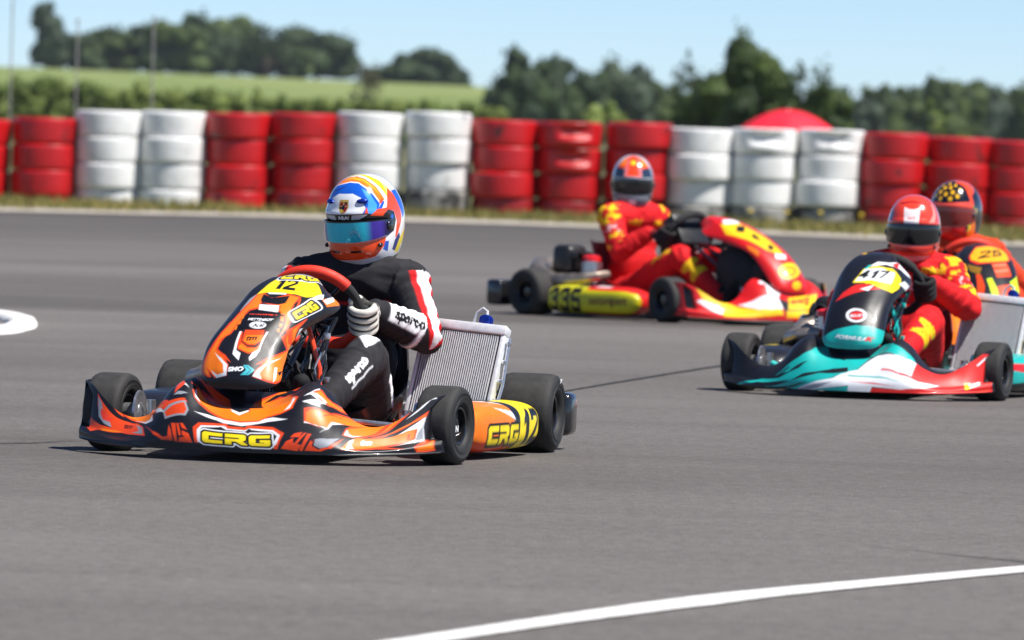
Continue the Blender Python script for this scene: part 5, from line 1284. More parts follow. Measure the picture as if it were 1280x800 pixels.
HELM1 = [  # azimuth (+ = wearer's left), elevation
    ('p', ORG, [(-100, 44), (-70, 60), (-30, 74), (10, 78), (44, 70), (64, 54), (74, 34), (62, 30), (50, 48), (24, 62), (0, 64), (-40, 56), (-72, 40)]),
    ('p', lin((252, 176, 30)), [(-40, 66), (0, 75), (40, 68), (60, 52), (66, 40), (56, 52), (36, 64), (0, 70)]),
    ('p', YEL, [(-60, 66), (-20, 80), (20, 84), (54, 74), (74, 54), (84, 36), (96, 40), (94, 62), (70, 84), (0, 90), (-90, 90), (-100, 60)]),
    ('p', BLUE, [(-74, 8), (-78, 34), (-66, 42), (-38, 55), (0, 62), (24, 60), (48, 46), (60, 29), (44, 9)]),
    ('p', lin((70, 160, 235)), [(34, 12), (40, 34), (30, 52), (44, 44), (54, 28), (48, 14)]), ('p', lin((14, 60, 160)), [(-60, 10), (-64, 30), (-40, 48), (0, 56), (-30, 44), (-44, 28), (-44, 10)]),
    ('p', WHT, [(44, 8), (60, 29), (72, 34), (84, 36), (96, 40), (100, 24), (88, 8), (60, 2)]),
    ('p', BLUE, [(46, 15), (66, 33), (72, 32), (52, 13)]), ('p', BLUE, [(50, 9), (60, 15), (74, 22), (70, 12)]), ('p', RORG, [(58, 31), (66, 36), (70, 35), (62, 29)]),
    ('p', lin((250, 236, 120)), [(84, 36), (92, 58), (104, 50), (104, 24), (92, 20)]),
    ('p', RORG, [(72, 22), (84, 40), (98, 50), (112, 34), (116, 5), (106, -22), (90, -26), (97, 0), (92, 16)]),
    ('p', BLUE, [(112, 22), (106, 44), (130, 40), (136, 10), (120, 0)]),
    ('p', WHT, [(96, -24), (112, -4), (140, 0), (180, 0), (180, -70), (40, -70), (40, -20), (70, -26)]),
    ('p', lin((20, 40, 120)), [(84, -40), (90, -28), (104, -18), (110, -26), (100, -44)]),
    ('p', YEL, [(96, -44), (106, -28), (126, -14), (134, -22), (112, -46)]),
    ('p', BLUE, [(58, -34), (62, -24), (72, -26), (70, -40)]),
    ('p', INK, [(-90, -70), (180, -70), (180, -50), (120, -46), (60, -56), (0, -60)]),
    ('p', WHT, [(-28, 13), (-34, 24), (-28, 38), (-14, 44), (14, 44), (28, 38), (34, 24), (26, 13)]),
    ('p', RORG, [(30, 13), (36, 26), (38, 13)]), ('p', RORG, [(-30, 13), (-36, 26), (-38, 13)]),
    ('p', RORG, [(44, 16), (52, 22), (84, 24), (90, 18), (70, 16)]), ('p', RORG, [(-34, 8), (-40, 15), (-80, 18), (-86, 12), (-70, 6)]),
    ('p', RORG, [(-66, -18), (66, -18), (60, -30), (44, -40), (-44, -40), (-60, -30)]),
    ('p', lin((200, 205, 214)), [(-50, -40), (50, -40), (60, -52), (0, -54), (-60, -52)]),
    ('p', INK, [(-24, -28), (-8, -28), (-8, -30.5), (-24, -30.5)]), ('p', INK, [(8, -28), (24, -28), (24, -30.5), (8, -30.5)]),
    # crest: gold shield with quartered red, black and gold
    ('p', lin((196, 160, 60)), [(-8, 36), (8, 36), (8.5, 26), (5, 20), (0, 17), (-5, 20), (-8.5, 26)]),
    ('p', lin((150, 20, 20)), [(-6.5, 33), (-1, 33), (-1, 28), (-7, 28)]), ('p', INK, [(1, 33), (6.5, 33), (6.5, 30.5), (1, 30.5)]), ('p', lin((150, 20, 20)), [(1, 30.5), (6.5, 30.5), (7, 28), (1, 28)]),
    ('p', INK, [(-7, 27), (-1, 27), (-1, 24), (-6.2, 24)]), ('p', lin((150, 20, 20)), [(1, 27), (7, 27), (5, 21), (1, 19)]), ('p', INK, [(-2, 29), (2, 29), (2, 24), (0, 22), (-2, 24)]),
    ('p', INK, [(58, -10), (62, 14), (76, 20), (92, 16), (95, 2), (86, -14), (68, -18)]), ('p', BLUE, [(80, 8), (84, 13), (89, 9), (85, 4)]), ('p', lin((120, 130, 150)), [(78, -4), (82, 0), (86, -4), (82, -8)]),
    ('p', INK, [(-80, 5), (80, 5), (62, 12), (36, 17), (-36, 17), (-62, 12)]), ('p', lin((205, 205, 210)), [(-36, 15.5), (-14, 15.5), (-12, 10), (-24, 10)]), ('p', lin((205, 205, 210)), [(36, 15.5), (14, 15.5), (12, 10), (24, 10)]),
    ('p', RORG, [(40, 14), (48, 19), (70, 19), (62, 12)]), ('p', RORG, [(-40, 14), (-48, 19), (-70, 19), (-62, 12)]),
    ('t', WHT, 'ARAI', (-9, 10.2), (9, 10.2), (-9, 15), .05),
]
def visor_one(ad, vv):
    C = np.zeros((len(ad), 3)); c0 = np.array(lin((40, 205, 235))); c1 = np.array(lin((70, 50, 170))); c2 = np.array(lin((30, 20, 80)))
    w = sstep(26, 40, np.abs(ad-2))[:, None]; w2 = sstep(52, 66, np.abs(ad))[:, None]
    C = c0*(1-w)+c1*w; C = C*(1-w2)+c2*w2
    put(C, np.arange(len(ad)), np.clip((np.abs(ad)-72)/3, 0, 1)*1.0, INK)
    put(C, np.arange(len(ad)), np.clip((vv-.82)/.06, 0, 1), INK)
    return C
def visor_dark(col):
    def f(ad, vv):
        C = np.tile(np.array(col, float), (len(ad), 1))
        return C
    return f
def hexes(col, c, rows):
    return [('p', col, [(a+5.5*math.cos(R(60*k+30)), e+5.0*math.sin(R(60*k+30))) for k in range(6)]) for a, e in rows]
HELM2 = [('p', lin((250, 236, 234)), [(-13, 12), (-16, 30), (-19, 44), (-6, 40), (6, 40), (19, 44), (16, 30), (13, 12)]),
         ('p', lin((246, 150, 135)), [(34, 16), (52, 34), (58, 52), (66, 54), (64, 34), (50, 17)]),
         ('p', lin((70, 90, 120)), [(-56, 18), (-46, 20), (-46, 36), (-60, 34)]),
         ('p', lin((230, 160, 160)), [(-44, -38), (44, -38), (38, -54), (-38, -54)]),
         ('p', lin((190, 30, 26)), [(-60, -26), (60, -26), (54, -32), (-54, -32)]),
         ('p', lin((160, 20, 20)), [(-40, 52), (0, 58), (40, 52), (30, 49), (0, 54), (-30, 49)]),
         ('t', RED, 'RACE', (-7, 22), (7, 22), (-7, 26), .02),
         ('p', INK, [(-86, 14), (86, 14), (86, -20), (-86, -20)])]
HELM3 = [('p', lin((180, 186, 196)), [(-180, -70), (180, -70), (180, 14), (-180, 14)]),
         ('p', lin((40, 52, 74)), [(-70, 14), (-60, 40), (-26, 52), (-20, 14)]), ('p', lin((40, 52, 74)), [(70, 14), (60, 40), (26, 52), (20, 14)]),
         ('p', RORG, [(-60, 40), (-40, 70), (0, 88), (40, 70), (60, 40), (26, 36), (-26, 36)]),
         ('p', ORG, [(-44, 40), (-50, 56), (-30, 64), (-24, 44)]), ('p', ORG, [(44, 40), (50, 56), (30, 64), (24, 44)]),
         ('p', lin((250, 110, 110)), [(-20, 16), (-24, 60), (-16, 64), (-12, 16)]), ('p', lin((250, 110, 110)), [(20, 16), (24, 60), (16, 64), (12, 16)]),
         ('p', RORG, [(-12, 18), (-16, 62), (16, 62), (12, 18)]), ('p', YEL, [(-8, 52), (0, 58), (8, 52), (6, 46), (-6, 46)]),
         ('p', lin((220, 222, 228)), [(-60, 16), (60, 16), (40, 8), (-40, 8)]),
         ('p', lin((120, 126, 138)), [(-70, -22), (70, -22), (64, -40), (-64, -40)]),
         ('p', INK, [(-40, -42), (40, -42), (40, -60), (-40, -60)]), ('p', WHT, [(-8, -30), (8, -30), (8, -42), (-8, -42)])]
HELM4 = [('p', INK, [(-64, 26), (-60, 60), (0, 86), (60, 60), (64, 26), (0, 22)])] + hexes(lin((250, 186, 24)), 0, [(0, 40), (-18, 44), (18, 44), (-9, 54), (10, 55), (-30, 36), (30, 36), (-40, 50), (40, 50), (0, 66), (-26, 60), (26, 62), (-12, 31), (13, 31)]) + [
         ('p', lin((236, 80, 60)), [(-66, 14), (-66, 26), (0, 22), (66, 26), (66, 14), (0, 12)]), ('p', lin((220, 225, 200)), [(-40, 13), (40, 13), (36, 4), (-36, 4)]),
         ('p', lin((60, 140, 40)), [(66, -10), (74, 20), (84, 18), (80, -10)]), ('p', INK, [(80, -40), (76, 40), (180, 70), (180, -70), (90, -60)]), ('p', INK, [(-80, -40), (-76, 40), (-180, 70), (-180, -70), (-90, -60)]),
         ('p', RED, [(-60, -20), (60, -20), (50, -60), (-50, -60)]), ('p', YEL, [(70, -4), (80, 12), (90, 10), (84, -10)]), ('p', ORG, [(50, -24), (80, -16), (90, -40), (60, -60)]), ('p', YEL, [(52, -22), (64, -20), (62, -32), (52, -32)])]

def suit_red(letters=True):
    Y2 = lin((244, 196, 20))
    def f(C, V, N, k, t, q, names):
        rs = np.random.default_rng(11)
        for sd, sg in (('l', 1), ('r', -1)):
            iu, jf, it, js = [names.index(x+sd) for x in 'ufts']
            J = f.J
            for idx, a, b, t0, t1, ref, half in ((iu, 'sh', 'eb', -.2, .35, (.5, sg, .5), 75), (iu, 'sh', 'eb', .62, .95, (.6, sg, .0), 60)):
                ax = np.array(J[b+sd]-J[a+sd]); an = ang_of(q, ref, ax)
                m = (k == idx) & (t > t0) & (t < t1) & (np.abs(an) < half); i = np.nonzero(m)[0]
                nz = np.array([noise.noise(Vector(V[j]*34)) for j in i]) if len(i) else np.zeros(0)
                put(C, i, np.clip(nz*6+.35, 0, 1), Y2)
            # upper-arm badge
            ax = np.array(J['eb'+sd]-J['sh'+sd]); an = ang_of(q, (.6, sg, .2), ax)
            m = (k == iu) & (t > .40) & (t < .60) & (np.abs(an) < 40); i = np.nonzero(m)[0]
            nz = np.array([noise.noise(Vector(V[j]*50+7)) for j in i]) if len(i) else np.zeros(0)
            put(C, i, np.clip(nz*5+.3, 0, 1), lin((240, 190, 190)))
            # yellow letter on the shin and by the knee
            s = np.array(J['an'+sd]-J['kn'+sd]); s /= np.linalg.norm(s)
            n2 = np.array((.25, sg*.9, .45)); n2 -= s*(n2@s); n2 /= np.linalg.norm(n2)
            o = np.array(J['kn'+sd])+s*.20+n2*.05; b = np.cross(n2, -s)
            planar(C, V, N, o-b*.055, -s*.11, b*.11, [('t', Y2, 'M', (0, 0), (1, 0), (0, 1), .05)], depth=.08)
            a = np.array(J['kn'+sd]-J['hp'+sd]); a /= np.linalg.norm(a)
            n3 = np.array((-.2, sg*.6, .7)); n3 -= a*(n3@a); n3 /= np.linalg.norm(n3); b = np.cross(n3, -a)
            planar(C, V, N, np.array(J['kn'+sd])+n3*.06-b*.02-a*.02, -a*.16, b*.05, [('t', Y2, 'MARIO', (0, 0), (1, 0), (0, 1), .04)] if False else [('t', Y2, 'mini', (0, 0), (1, 0), (0, 1), .05)], depth=.07)
        ch = np.array(f.J['chest'])
        planar(C, V, N, ch+np.array((.13, -.10, -.01)), np.array((0, .2, 0.)), np.array((0., 0, .055)), [('t', lin((250, 200, 200)), 'racing', (0, 0), (1, 0), (0, 1), .05)], depth=.09)
        planar(C, V, N, ch+np.array((.13, .06, .08)), np.array((0, .10, 0.)), np.array((0., 0, .035)), [('t', Y2, 'mini', (0, 0), (1, 0), (0, 1), .05)], depth=.09)
        planar(C, V, N, ch+np.array((.13, -.16, .08)), np.array((0, .10, 0.)), np.array((0., 0, .035)), [('t', Y2, 'mini', (0, 0), (1, 0), (0, 1), .05)], depth=.09)
    return f

M['collar_black'] = mat_simple('collar_black', (.016, .016, .018), .85, var=.2)
M['collar_red'] = mat_simple('collar_red', lin((190, 20, 24)), .8, var=.1)
SUIT_BLACK = lin((37, 36, 40)); SUIT_RED = lin((212, 18, 26))
J1 = joints(head=(.215, .055, .786), hl=-.1, neck=(.185, .05, .64))
p1 = person('person in black suit and blue-orange helmet leaning over the steering wheel of the orange kart', (0, 0, 0), 0, dict(
    J=J1, hand=dict(l=-.1), suit=SUIT_BLACK, paint=suit_one, voxel=.0055, collar_mat=M['collar_black'], shoe=lin((26, 26, 28)), glove=glove_one, gvox=.0028,
    head_rot=(R(-15), R(9), R(2)), helm_base=WHT, helm=HELM1, visor=visor_one, hk=dict(spoiler='blue', vmat='visor', n=(420, 260), vtop=8.0, vbot=-18.5))); place(p1, 1)
J2 = joints(head=(.215, .03, .735), neck=(.185, .02, .60), shl=(.22, .20, .545), shr=(.23, -.17, .545), ebl=(.33, .32, .39))
f2 = suit_red(); f2.J = J2
p2 = person('person in red and yellow suit with coral helmet and black visor driving the teal kart', (0, 0, 0), 0, dict(
    J=J2, suit=SUIT_RED, paint=f2, voxel=.007, collar_mat=M['collar_red'], shoe=lin((26, 26, 28)), glove=glove_dark,
    head_rot=(R(6), R(2), 0), helm_base=CORAL, helm=HELM2, visor=visor_dark((.006, .006, .008)), hk=dict(spoiler=None))); place(p2, 2)
J3 = joints(head=(.19, .0, .785), neck=(.175, .0, .645), shl=(.21, .20, .58), shr=(.21, -.20, .58), knr=(.74, -.16, .37), knl=(.74, .14, .37))
f3 = suit_red(); f3.J = J3
p3 = person('person in red suit and silver helmet with orange crest driving the red and yellow kart', (0, 0, 0), 0, dict(
    J=J3, suit=SUIT_RED, paint=f3, voxel=.008, collar_mat=M['collar_red'], shoe=lin((24, 22, 24)), glove=glove_dark, gvox=.0045,
    head_rot=(R(-46), R(4), 0), helm_base=lin((205, 208, 214)), helm=HELM3, visor=visor_dark((.006, .006, .008)), hk=dict(spoiler=None, n=(200, 130)))); place(p3, 3)
J4 = joints(head=(.20, 0, .755), neck=(.18, 0, .62), shl=(.21, .19, .55), shr=(.21, -.19, .55))
f4 = suit_red(); f4.J = J4
p4 = person('person in black helmet dotted with orange, driving the orange kart behind the teal one', (0, 0, 0), 0, dict(
    J=J4, suit=lin((200, 60, 24)), paint=lambda *a: None, voxel=.009, collar_mat=M['collar_red'], shoe=lin((24, 22, 24)), glove=glove_dark, gvox=.005,
    head_rot=(R(-36), R(4), 0), helm_base=RORG, helm=HELM4, visor=visor_dark(lin((120, 40, 36))), hk=dict(spoiler=None, n=(200, 130)))); place(p4, 4)

# ------------------------------------------------------------------ ground
def grid_sheet(name, xs, ys, zf, mat, kind='structure', col=None):
    X, Y = np.meshgrid(xs, ys); Z = zf(X, Y)
    V = np.stack([X, Y, Z], -1).reshape(-1, 3); I = np.arange(X.size).reshape(X.shape)
    F = np.stack([I[:-1, :-1], I[:-1, 1:], I[1:, 1:], I[1:, :-1]], -1).reshape(-1, 4)
    o = mesh(name, V, F, mat, None, True, col)
    o['kind'] = kind
    return o

def mat_asphalt():
    m, nt, b = _nt('asphalt')
    tc = nt.nodes.new('ShaderNodeTexCoord')
    def nz(scale, stretch=(1, 1, 1), detail=5, rough=.6):
        mp = nt.nodes.new('ShaderNodeMapping'); mp.inputs['Scale'].default_value = stretch
        nt.links.new(tc.outputs['Object'], mp.inputs['Vector'])
        n = nt.nodes.new('ShaderNodeTexNoise'); n.inputs['Scale'].default_value = scale; n.inputs['Detail'].default_value = detail; n.inputs['Roughness'].default_value = rough
        nt.links.new(mp.outputs['Vector'], n.inputs['Vector']); return n
    big = nz(.5, (.5, .8, 1), 6, .62)      # broad wear, drawn out along the racing line
    streak = nz(1.0, (.10, 1.6, 1), 6, .65)  # rubbered-in lanes
    grain = nz(120, (1, .55, 1), 3, .8); grit = nz(20, (1, .6, 1), 5, .8)
    base = _ramp(nt, big.outputs['Fac'], [(.3, (.111, .102, .096)), (.7, (.144, .133, .126))])
    st = _ramp(nt, streak.outputs['Fac'], [(.34, .90), (.5, .99), (.68, 1.04)])
    c = _mix(nt, 1, base.outputs['Color'], st.outputs['Color'], 'MULTIPLY')
    gr = _ramp(nt, grain.outputs['Fac'], [(.28, .55), (.5, 1.0), (.74, 1.55)])
    c = _mix(nt, .75, c, gr.outputs['Color'], 'MULTIPLY')
    g2 = _ramp(nt, grit.outputs['Fac'], [(.3, .70), (.7, 1.30)])
    c = _mix(nt, .8, c, g2.outputs['Color'], 'MULTIPLY')
    spk = nz(75, (1, .25, 1), 2, .6); sr = _ramp(nt, spk.outputs['Fac'], [(.64, 1.0), (.74, 1.7)])
    c = _mix(nt, .8, c, sr.outputs['Color'], 'MULTIPLY')
    # racing line lanes across the corner (world Y)
    sx = nt.nodes.new('ShaderNodeSeparateXYZ'); nt.links.new(tc.outputs['Object'], sx.inputs[0])
    wob = nt.nodes.new('ShaderNodeMath'); wob.operation = 'MULTIPLY_ADD'; wob.inputs[1].default_value = 1.6
    nt.links.new(big.outputs['Fac'], wob.inputs[0]); nt.links.new(sx.outputs['Y'], wob.inputs[2])
    mr = nt.nodes.new('ShaderNodeMapRange'); mr.inputs['From Min'].default_value = 10; mr.inputs['From Max'].default_value = 80
    nt.links.new(wob.outputs[0], mr.inputs['Value'])
    def P(y): return (y+.8-10)/70
    lanes = _ramp(nt, mr.outputs[0], [(P(15), 1.03), (P(18.5), 1.0), (P(21), .88), (P(23.5), .90), (P(26), 1.02), (P(29), .90), (P(31.5), .97), (P(34), 1.04), (P(36.3), 1.15), (P(37.2), .70), (P(41), .80), (P(46), 1.06), (P(52), .98), (P(62), .74), (P(73), .62)])
    c = _mix(nt, 1, c, lanes.outputs['Color'], 'MULTIPLY')
    nt.links.new(c, b.inputs['Base Color'])
    b.inputs['Roughness'].default_value = .82; b.inputs['Specular IOR Level'].default_value = .2
    _bump(nt, b, grain.outputs['Fac'], .6, .004)
    return m
M['asphalt'] = mat_asphalt()
EX = [-60, -20, -7, -3, 0, 3, 6, 20, 60]; EY = [60, 66, 71, 73.6, 73.4, 71.8, 68.6, 60, 50]
def edge(x): return np.interp(x, EX, EY)
xs = np.concatenate([np.linspace(-60, -12, 12), np.linspace(-10, 10, 60), np.linspace(12, 60, 12)])
tt = np.linspace(0, 1, 40)
X, T = np.meshgrid(xs, tt); Y = -6+(edge(X)+6)*T
V = np.stack([X, Y, X*0], -1).reshape(-1, 3); I = np.arange(X.size).reshape(X.shape)
asph = mesh('race_track', V, np.stack([I[:-1, :-1], I[:-1, 1:], I[1:, 1:], I[1:, :-1]], -1).reshape(-1, 4), M['asphalt'])
tag(asph, 'dark grey asphalt race track with rubbered lanes', kind='structure')

def ribbon(name, pts, widths, z, mat, kind='structure', th=0):
    P = np.array(pts, float); n = len(P)
    ts = np.linspace(0, n-1, n*14); px = spline(range(n), P[:, 0], ts); py = spline(range(n), P[:, 1], ts); w = np.interp(ts, range(n), widths)
    d = np.stack([np.gradient(px), np.gradient(py)], -1); d /= np.linalg.norm(d, axis=1, keepdims=True)
    nn = np.stack([-d[:, 1], d[:, 0]], -1)
    r1 = np.array([noise.noise(Vector((a*1.7, 3.1, i)))*.006+noise.noise(Vector((a*9, 3.1, i)))*.003 for i, a in enumerate(px)])
    A = np.stack([px, py], -1)+nn*(w/2+r1)[:, None]; B = np.stack([px, py], -1)-nn*(w/2-r1)[:, None]
    V = [(a[0], a[1], z) for a in A]+[(b[0], b[1], z) for b in B]; m = len(A)
    F = [[i, i+m, i+1+m, i+1] for i in range(m-1)]
    o = mesh(name, V, F, mat, None, False); tag(o, kind=kind)
    return o

def mat_paint():
    m, nt, b = _nt('road_paint')
    n = _noise(nt, 6, 7, .7); n2 = _noise(nt, 90, 4, .8)
    r = _ramp(nt, n.outputs['Fac'], [(.25, (.60, .59, .57)), (.6, (.80, .79, .77))])
    r2 = _ramp(nt, n2.outputs['Fac'], [(.30, .35), (.50, 1.0)])
    nt.links.new(_mix(nt, .75, r.outputs['Color'], r2.outputs['Color'], 'MULTIPLY'), b.inputs['Base Color'])
    b.inputs['Roughness'].default_value = .7
    _bump(nt, b, n2.outputs['Fac'], .3, .002)
    return m
M['paint'] = mat_paint()
l1 = ribbon('road_marking', [(-2.6, 8.2), (-1.2, 11.6), (-.60, 13.0), (-.19, 13.93), (.13, 14.66), (.47, 15.37), (.70, 15.80), (1.385, 16.9), (2.2, 18.1), (4, 20.4), (9, 26)], [.09, .09, .09, .10, .115, .15, .135, .115, .11, .11, .11], .004, M['paint'])
l1['label'] = 'white painted line on the asphalt in front of the karts'
# inside kerb of the corner: white ring round a dirt patch
def resample(P, n):
    P = np.array(P, float); k = np.arange(len(P)); t = np.linspace(0, len(P)-1, n)
    return np.stack([spline(k, P[:, 0], t), spline(k, P[:, 1], t)], -1)
ko = resample([(-14, 37.2), (-6, 36.6), (-4.5, 36.4), (-3.3, 36.0), (-2.88, 35.6), (-2.62, 34.9), (-2.52, 34.0), (-2.50, 33.2), (-2.62, 32.3), (-3.3, 31.2), (-4.5, 30.4), (-6, 29.8), (-14, 28.4)], 100)
ki = resample([(-14, 36.5), (-6, 36.0), (-4.5, 35.8), (-3.3, 35.45), (-2.90, 35.05), (-2.75, 34.5), (-2.68, 34.0), (-2.66, 33.4), (-2.71, 32.75), (-3.3, 31.75), (-4.5, 31.0), (-6, 30.3), (-14, 29)], 100)
V = []; F = []
for k, (fr, z) in enumerate([(0, -.004), (.10, .022), (.35, .036), (.7, .036), (.95, .02), (1, -.01)]):
    V += [(*(a*(1-fr)+b*fr), z) for a, b in zip(ko, ki)]
n = len(ko)
for k in range(5):
    F += [[k*n+i, (k+1)*n+i, (k+1)*n+i+1, k*n+i+1] for i in range(n-1)]
kb = mesh('kerb', V, F, M['paint']); tag(kb, 'white painted kerb curving round the inside of the corner', kind='structure')
M['dirt'] = mat_simple('dry_dirt', (.20, .145, .075), .95, var=.5, scale=9, bump=.6, bdist=.02)
V = [(-6+(q[0]+6)*.955+.02*noise.noise(Vector((i*.3, 0, 0))), 33.2+(q[1]-33.2)*.72, .006) for i, q in enumerate(ki)]
d = mesh('dirt_patch', V, [list(range(n))[::-1]], M['dirt'], None, False); tag(d, kind='structure')

# rubber marks and cracks
M['skid'] = mat_simple('tyre_mark', (.022, .021, .021), .8, var=.5, scale=12)
for pts, w in (([(.0, 26.0), (.21, 27.3), (.59, 29.1), (1.04, 31.1), (1.35, 32.2)], [.004, .02, .03, .035, .004]), ([(-3.2, 21.0), (-2.3, 21.45), (-1.73, 21.72), (-1.46, 22.1)], [.02, .03, .03, .004]),
               ([(1.0, 17.70), (1.14, 17.49), (1.40, 17.19), (2.0, 16.6)], [.002, .005, .02, .04])):
    s = ribbon('tyre_mark', pts, w, .0035, M['skid']); s['label'] = 'thin dark rubber streak on the asphalt'

# gravel edge and verge
M['gravel'] = mat_simple('pale_gravel', (.36, .32, .27), .95, var=.35, scale=3.5, bump=.5, bdist=.02)
gx = np.linspace(-40, 40, 140)
wv = np.array([noise.noise(Vector((x*.35, 0, 5)))*.6 for x in gx])
V = []
for k, off in enumerate((-.25, 1.2, 3.0)):
    V += [(x, edge(x)+off+(wv[i] if k == 2 else 0.05*math.sin(x*9)), .012) for i, x in enumerate(gx)]
F = [[k*140+i, k*140+i+1, (k+1)*140+i+1, (k+1)*140+i] for k in range(2) for i in range(139)]
g = mesh('gravel_edge', V, F, M['gravel'], None, False); tag(g, kind='structure')

def mat_ground():
    m, nt, b = _nt('meadow_ground')
    n = _noise(nt, .35, 6, .65); n2 = _noise(nt, 6, 4, .7)
    r = _ramp(nt, n.outputs['Fac'], [(.3, (.100, .118, .030)), (.55, (.150, .142, .045)), (.75, (.27, .20, .09))])
    r2 = _ramp(nt, n2.outputs['Fac'], [(.3, .6), (.7, 1.3)])
    nt.links.new(_mix(nt, 1, r.outputs['Color'], r2.outputs['Color'], 'MULTIPLY'), b.inputs['Base Color']); b.inputs['Roughness'].default_value = .95
    return m
M['ground'] = mat_ground()
def hill_z(X, Y):
    left = 1-sstep(-6, 22, X*900/np.maximum(Y, 900))
    ridge = 7.3-.012*(X+75)
    return -.03+(left*ridge)*sstep(420, 930, Y)+left*-3.5*sstep(1000, 1500, Y)
ys = np.concatenate([np.linspace(-8, 60, 6), np.linspace(68, 420, 14), np.linspace(440, 1500, 50), np.linspace(1700, 6000, 8)])
xsg = np.concatenate([np.linspace(-2500, -220, 8), np.linspace(-200, 200, 90), np.linspace(220, 2500, 8)])
grid_sheet('ground', xsg, ys, hill_z, M['ground'])['label'] = 'grassy ground rising to a low hill'
# pale crop field on the hill
def mat_field():
    m, nt, b = _nt('crop_field')
    n = _noise(nt, .05, 5, .6, stretch=(1, .25, 1))
    r = _ramp(nt, n.outputs['Fac'], [(.3, (.140, .190, .055)), (.7, (.210, .245, .092))])
    nt.links.new(r.outputs['Color'], b.inputs['Base Color']); b.inputs['Roughness'].default_value = 1; b.inputs['Specular IOR Level'].default_value = .1
    return m
M['field'] = mat_field()
grid_sheet('field', np.linspace(-160, 6, 60), np.linspace(520, 960, 40), lambda X, Y: hill_z(X, Y)+.25, M['field'])['label'] = 'pale green crop field on the slope'

# verge grass: single blades, one mass nobody could count
def mat_leaf(name, c1, c2, trans=.25):
    m, nt, b = _nt(name)
    g = nt.nodes.new('ShaderNodeNewGeometry')
    r = _ramp(nt, g.outputs['Random Per Island'], [(0, c1), (1, c2)])
    nt.links.new(r.outputs['Color'], b.inputs['Base Color']); b.inputs['Roughness'].default_value = .65; b.inputs['Specular IOR Level'].default_value = .25
    if trans:
        t = nt.nodes.new('ShaderNodeBsdfTranslucent'); nt.links.new(r.outputs['Color'], t.inputs['Color'])
        mx = nt.nodes.new('ShaderNodeMixShader'); mx.inputs[0].default_value = trans
        out = nt.nodes['Material Output']
        nt.links.new(b.outputs[0], mx.inputs[1]); nt.links.new(t.outputs[0], mx.inputs[2]); nt.links.new(mx.outputs[0], out.inputs['Surface'])
    return m
M['blade'] = mat_leaf('grass_blade', (.15, .175, .04), (.40, .31, .12), .3)
nb = 26000
bx = rng.uniform(-11, 11, nb); by = edge(bx)+rng.uniform(1.6, 15, nb)
keep = np.array([noise.noise(Vector((a*.8, b*.5, 2)))+.55+.25*((b-edge(a)) > 3.5) > rng.uniform(0, .9) for a, b in zip(bx, by)])
bx, by = bx[keep], by[keep]; nb = len(bx)
hh = rng.uniform(.03, .11, nb)*(1+.7*np.array([noise.noise(Vector((a*.5, b*.3, 9))) for a, b in zip(bx, by)])); an = rng.uniform(0, PI, nb); w = rng.uniform(.010, .022, nb)
dx, dy = np.cos(an)*w, np.sin(an)*w; lx, ly = rng.normal(0, .03, nb), rng.normal(0, .03, nb)
V = np.stack([np.stack([bx-dx, by-dy, 0*bx-.02], -1), np.stack([bx+dx, by+dy, 0*bx-.02], -1), np.stack([bx+lx, by+ly, hh], -1)], 1).reshape(-1, 3)
g = mesh('grass', V, np.arange(nb*3).reshape(-1, 3), M['blade'], None, False); tag(g, 'dry grass growing along the foot of the tyre barrier', kind='stuff')
# a few yellow flower heads
M['petal'] = mat_simple('yellow_petals', (.62, .46, .03), .7, var=.2)
for i, (x, y) in enumerate(((2.95, 80.4), (3.4, 80.2), (4.3, 79.6), (3.85, 80.8))):
    fl = empty('wildflower', (x, y, -.02)); tag(fl, 'small yellow wildflower in the grass below the white tyre stacks', 'flower', 'wildflowers in the verge')
    MB().tube([(0, 0, 0), (.01, 0, .09), (.0, 0, .17)], .006, 5).build('stem', M['blade'], fl)
    MB().ell((0, 0, .18), (.035, .035, .022), 9, 5).build('flower_head', M['petal'], fl)

# ------------------------------------------------------------------ tyre barrier
def mat_tyrepaint(name, c, dirt, worn=.0):
    m, nt, b = _nt(name)
    oi = nt.nodes.new('ShaderNodeObjectInfo')
    tc = nt.nodes.new('ShaderNodeTexCoord')
    ad = nt.nodes.new('ShaderNodeVectorMath'); ad.operation = 'ADD'
    cm = nt.nodes.new('ShaderNodeCombineXYZ'); mu = nt.nodes.new('ShaderNodeMath'); mu.operation = 'MULTIPLY'; mu.inputs[1].default_value = 37
    nt.links.new(oi.outputs['Random'], mu.inputs[0]); nt.links.new(mu.outputs[0], cm.inputs[0]); nt.links.new(mu.outputs[0], cm.inputs[2])
    nt.links.new(tc.outputs['Object'], ad.inputs[0]); nt.links.new(cm.outputs[0], ad.inputs[1])
    n = nt.nodes.new('ShaderNodeTexNoise'); n.inputs['Scale'].default_value = 3.2; n.inputs['Detail'].default_value = 6; n.inputs['Roughness'].default_value = .65
    nt.links.new(ad.outputs[0], n.inputs['Vector'])
    r = _ramp(nt, n.outputs['Fac'], [(.28, tuple(x*.80 for x in c)), (.62, c)])
    wear = _ramp(nt, n.outputs['Fac'], [(max(0, .30+worn-.05), 1), (.34+worn, 0)])
    nt.links.new(_mix(nt, wear.outputs['Color'], r.outputs['Color'], dirt), b.inputs['Base Color'])
    b.inputs['Roughness'].default_value = .42; b.inputs['Coat Weight'].default_value = .12
    _bump(nt, b, n.outputs['Fac'], .25, .02)
    return m
M['tyre_red'] = mat_tyrepaint('red_tyre_paint', lin((188, 16, 22)), (.05, .012, .012), .06)
M['tyre_white'] = mat_tyrepaint('white_tyre_paint', (.80, .80, .79), (.26, .25, .23), .05)
M['tyre_grubby'] = mat_tyrepaint('grubby_white_tyre_paint', (.30, .29, .27), (.035, .033, .03), .18)
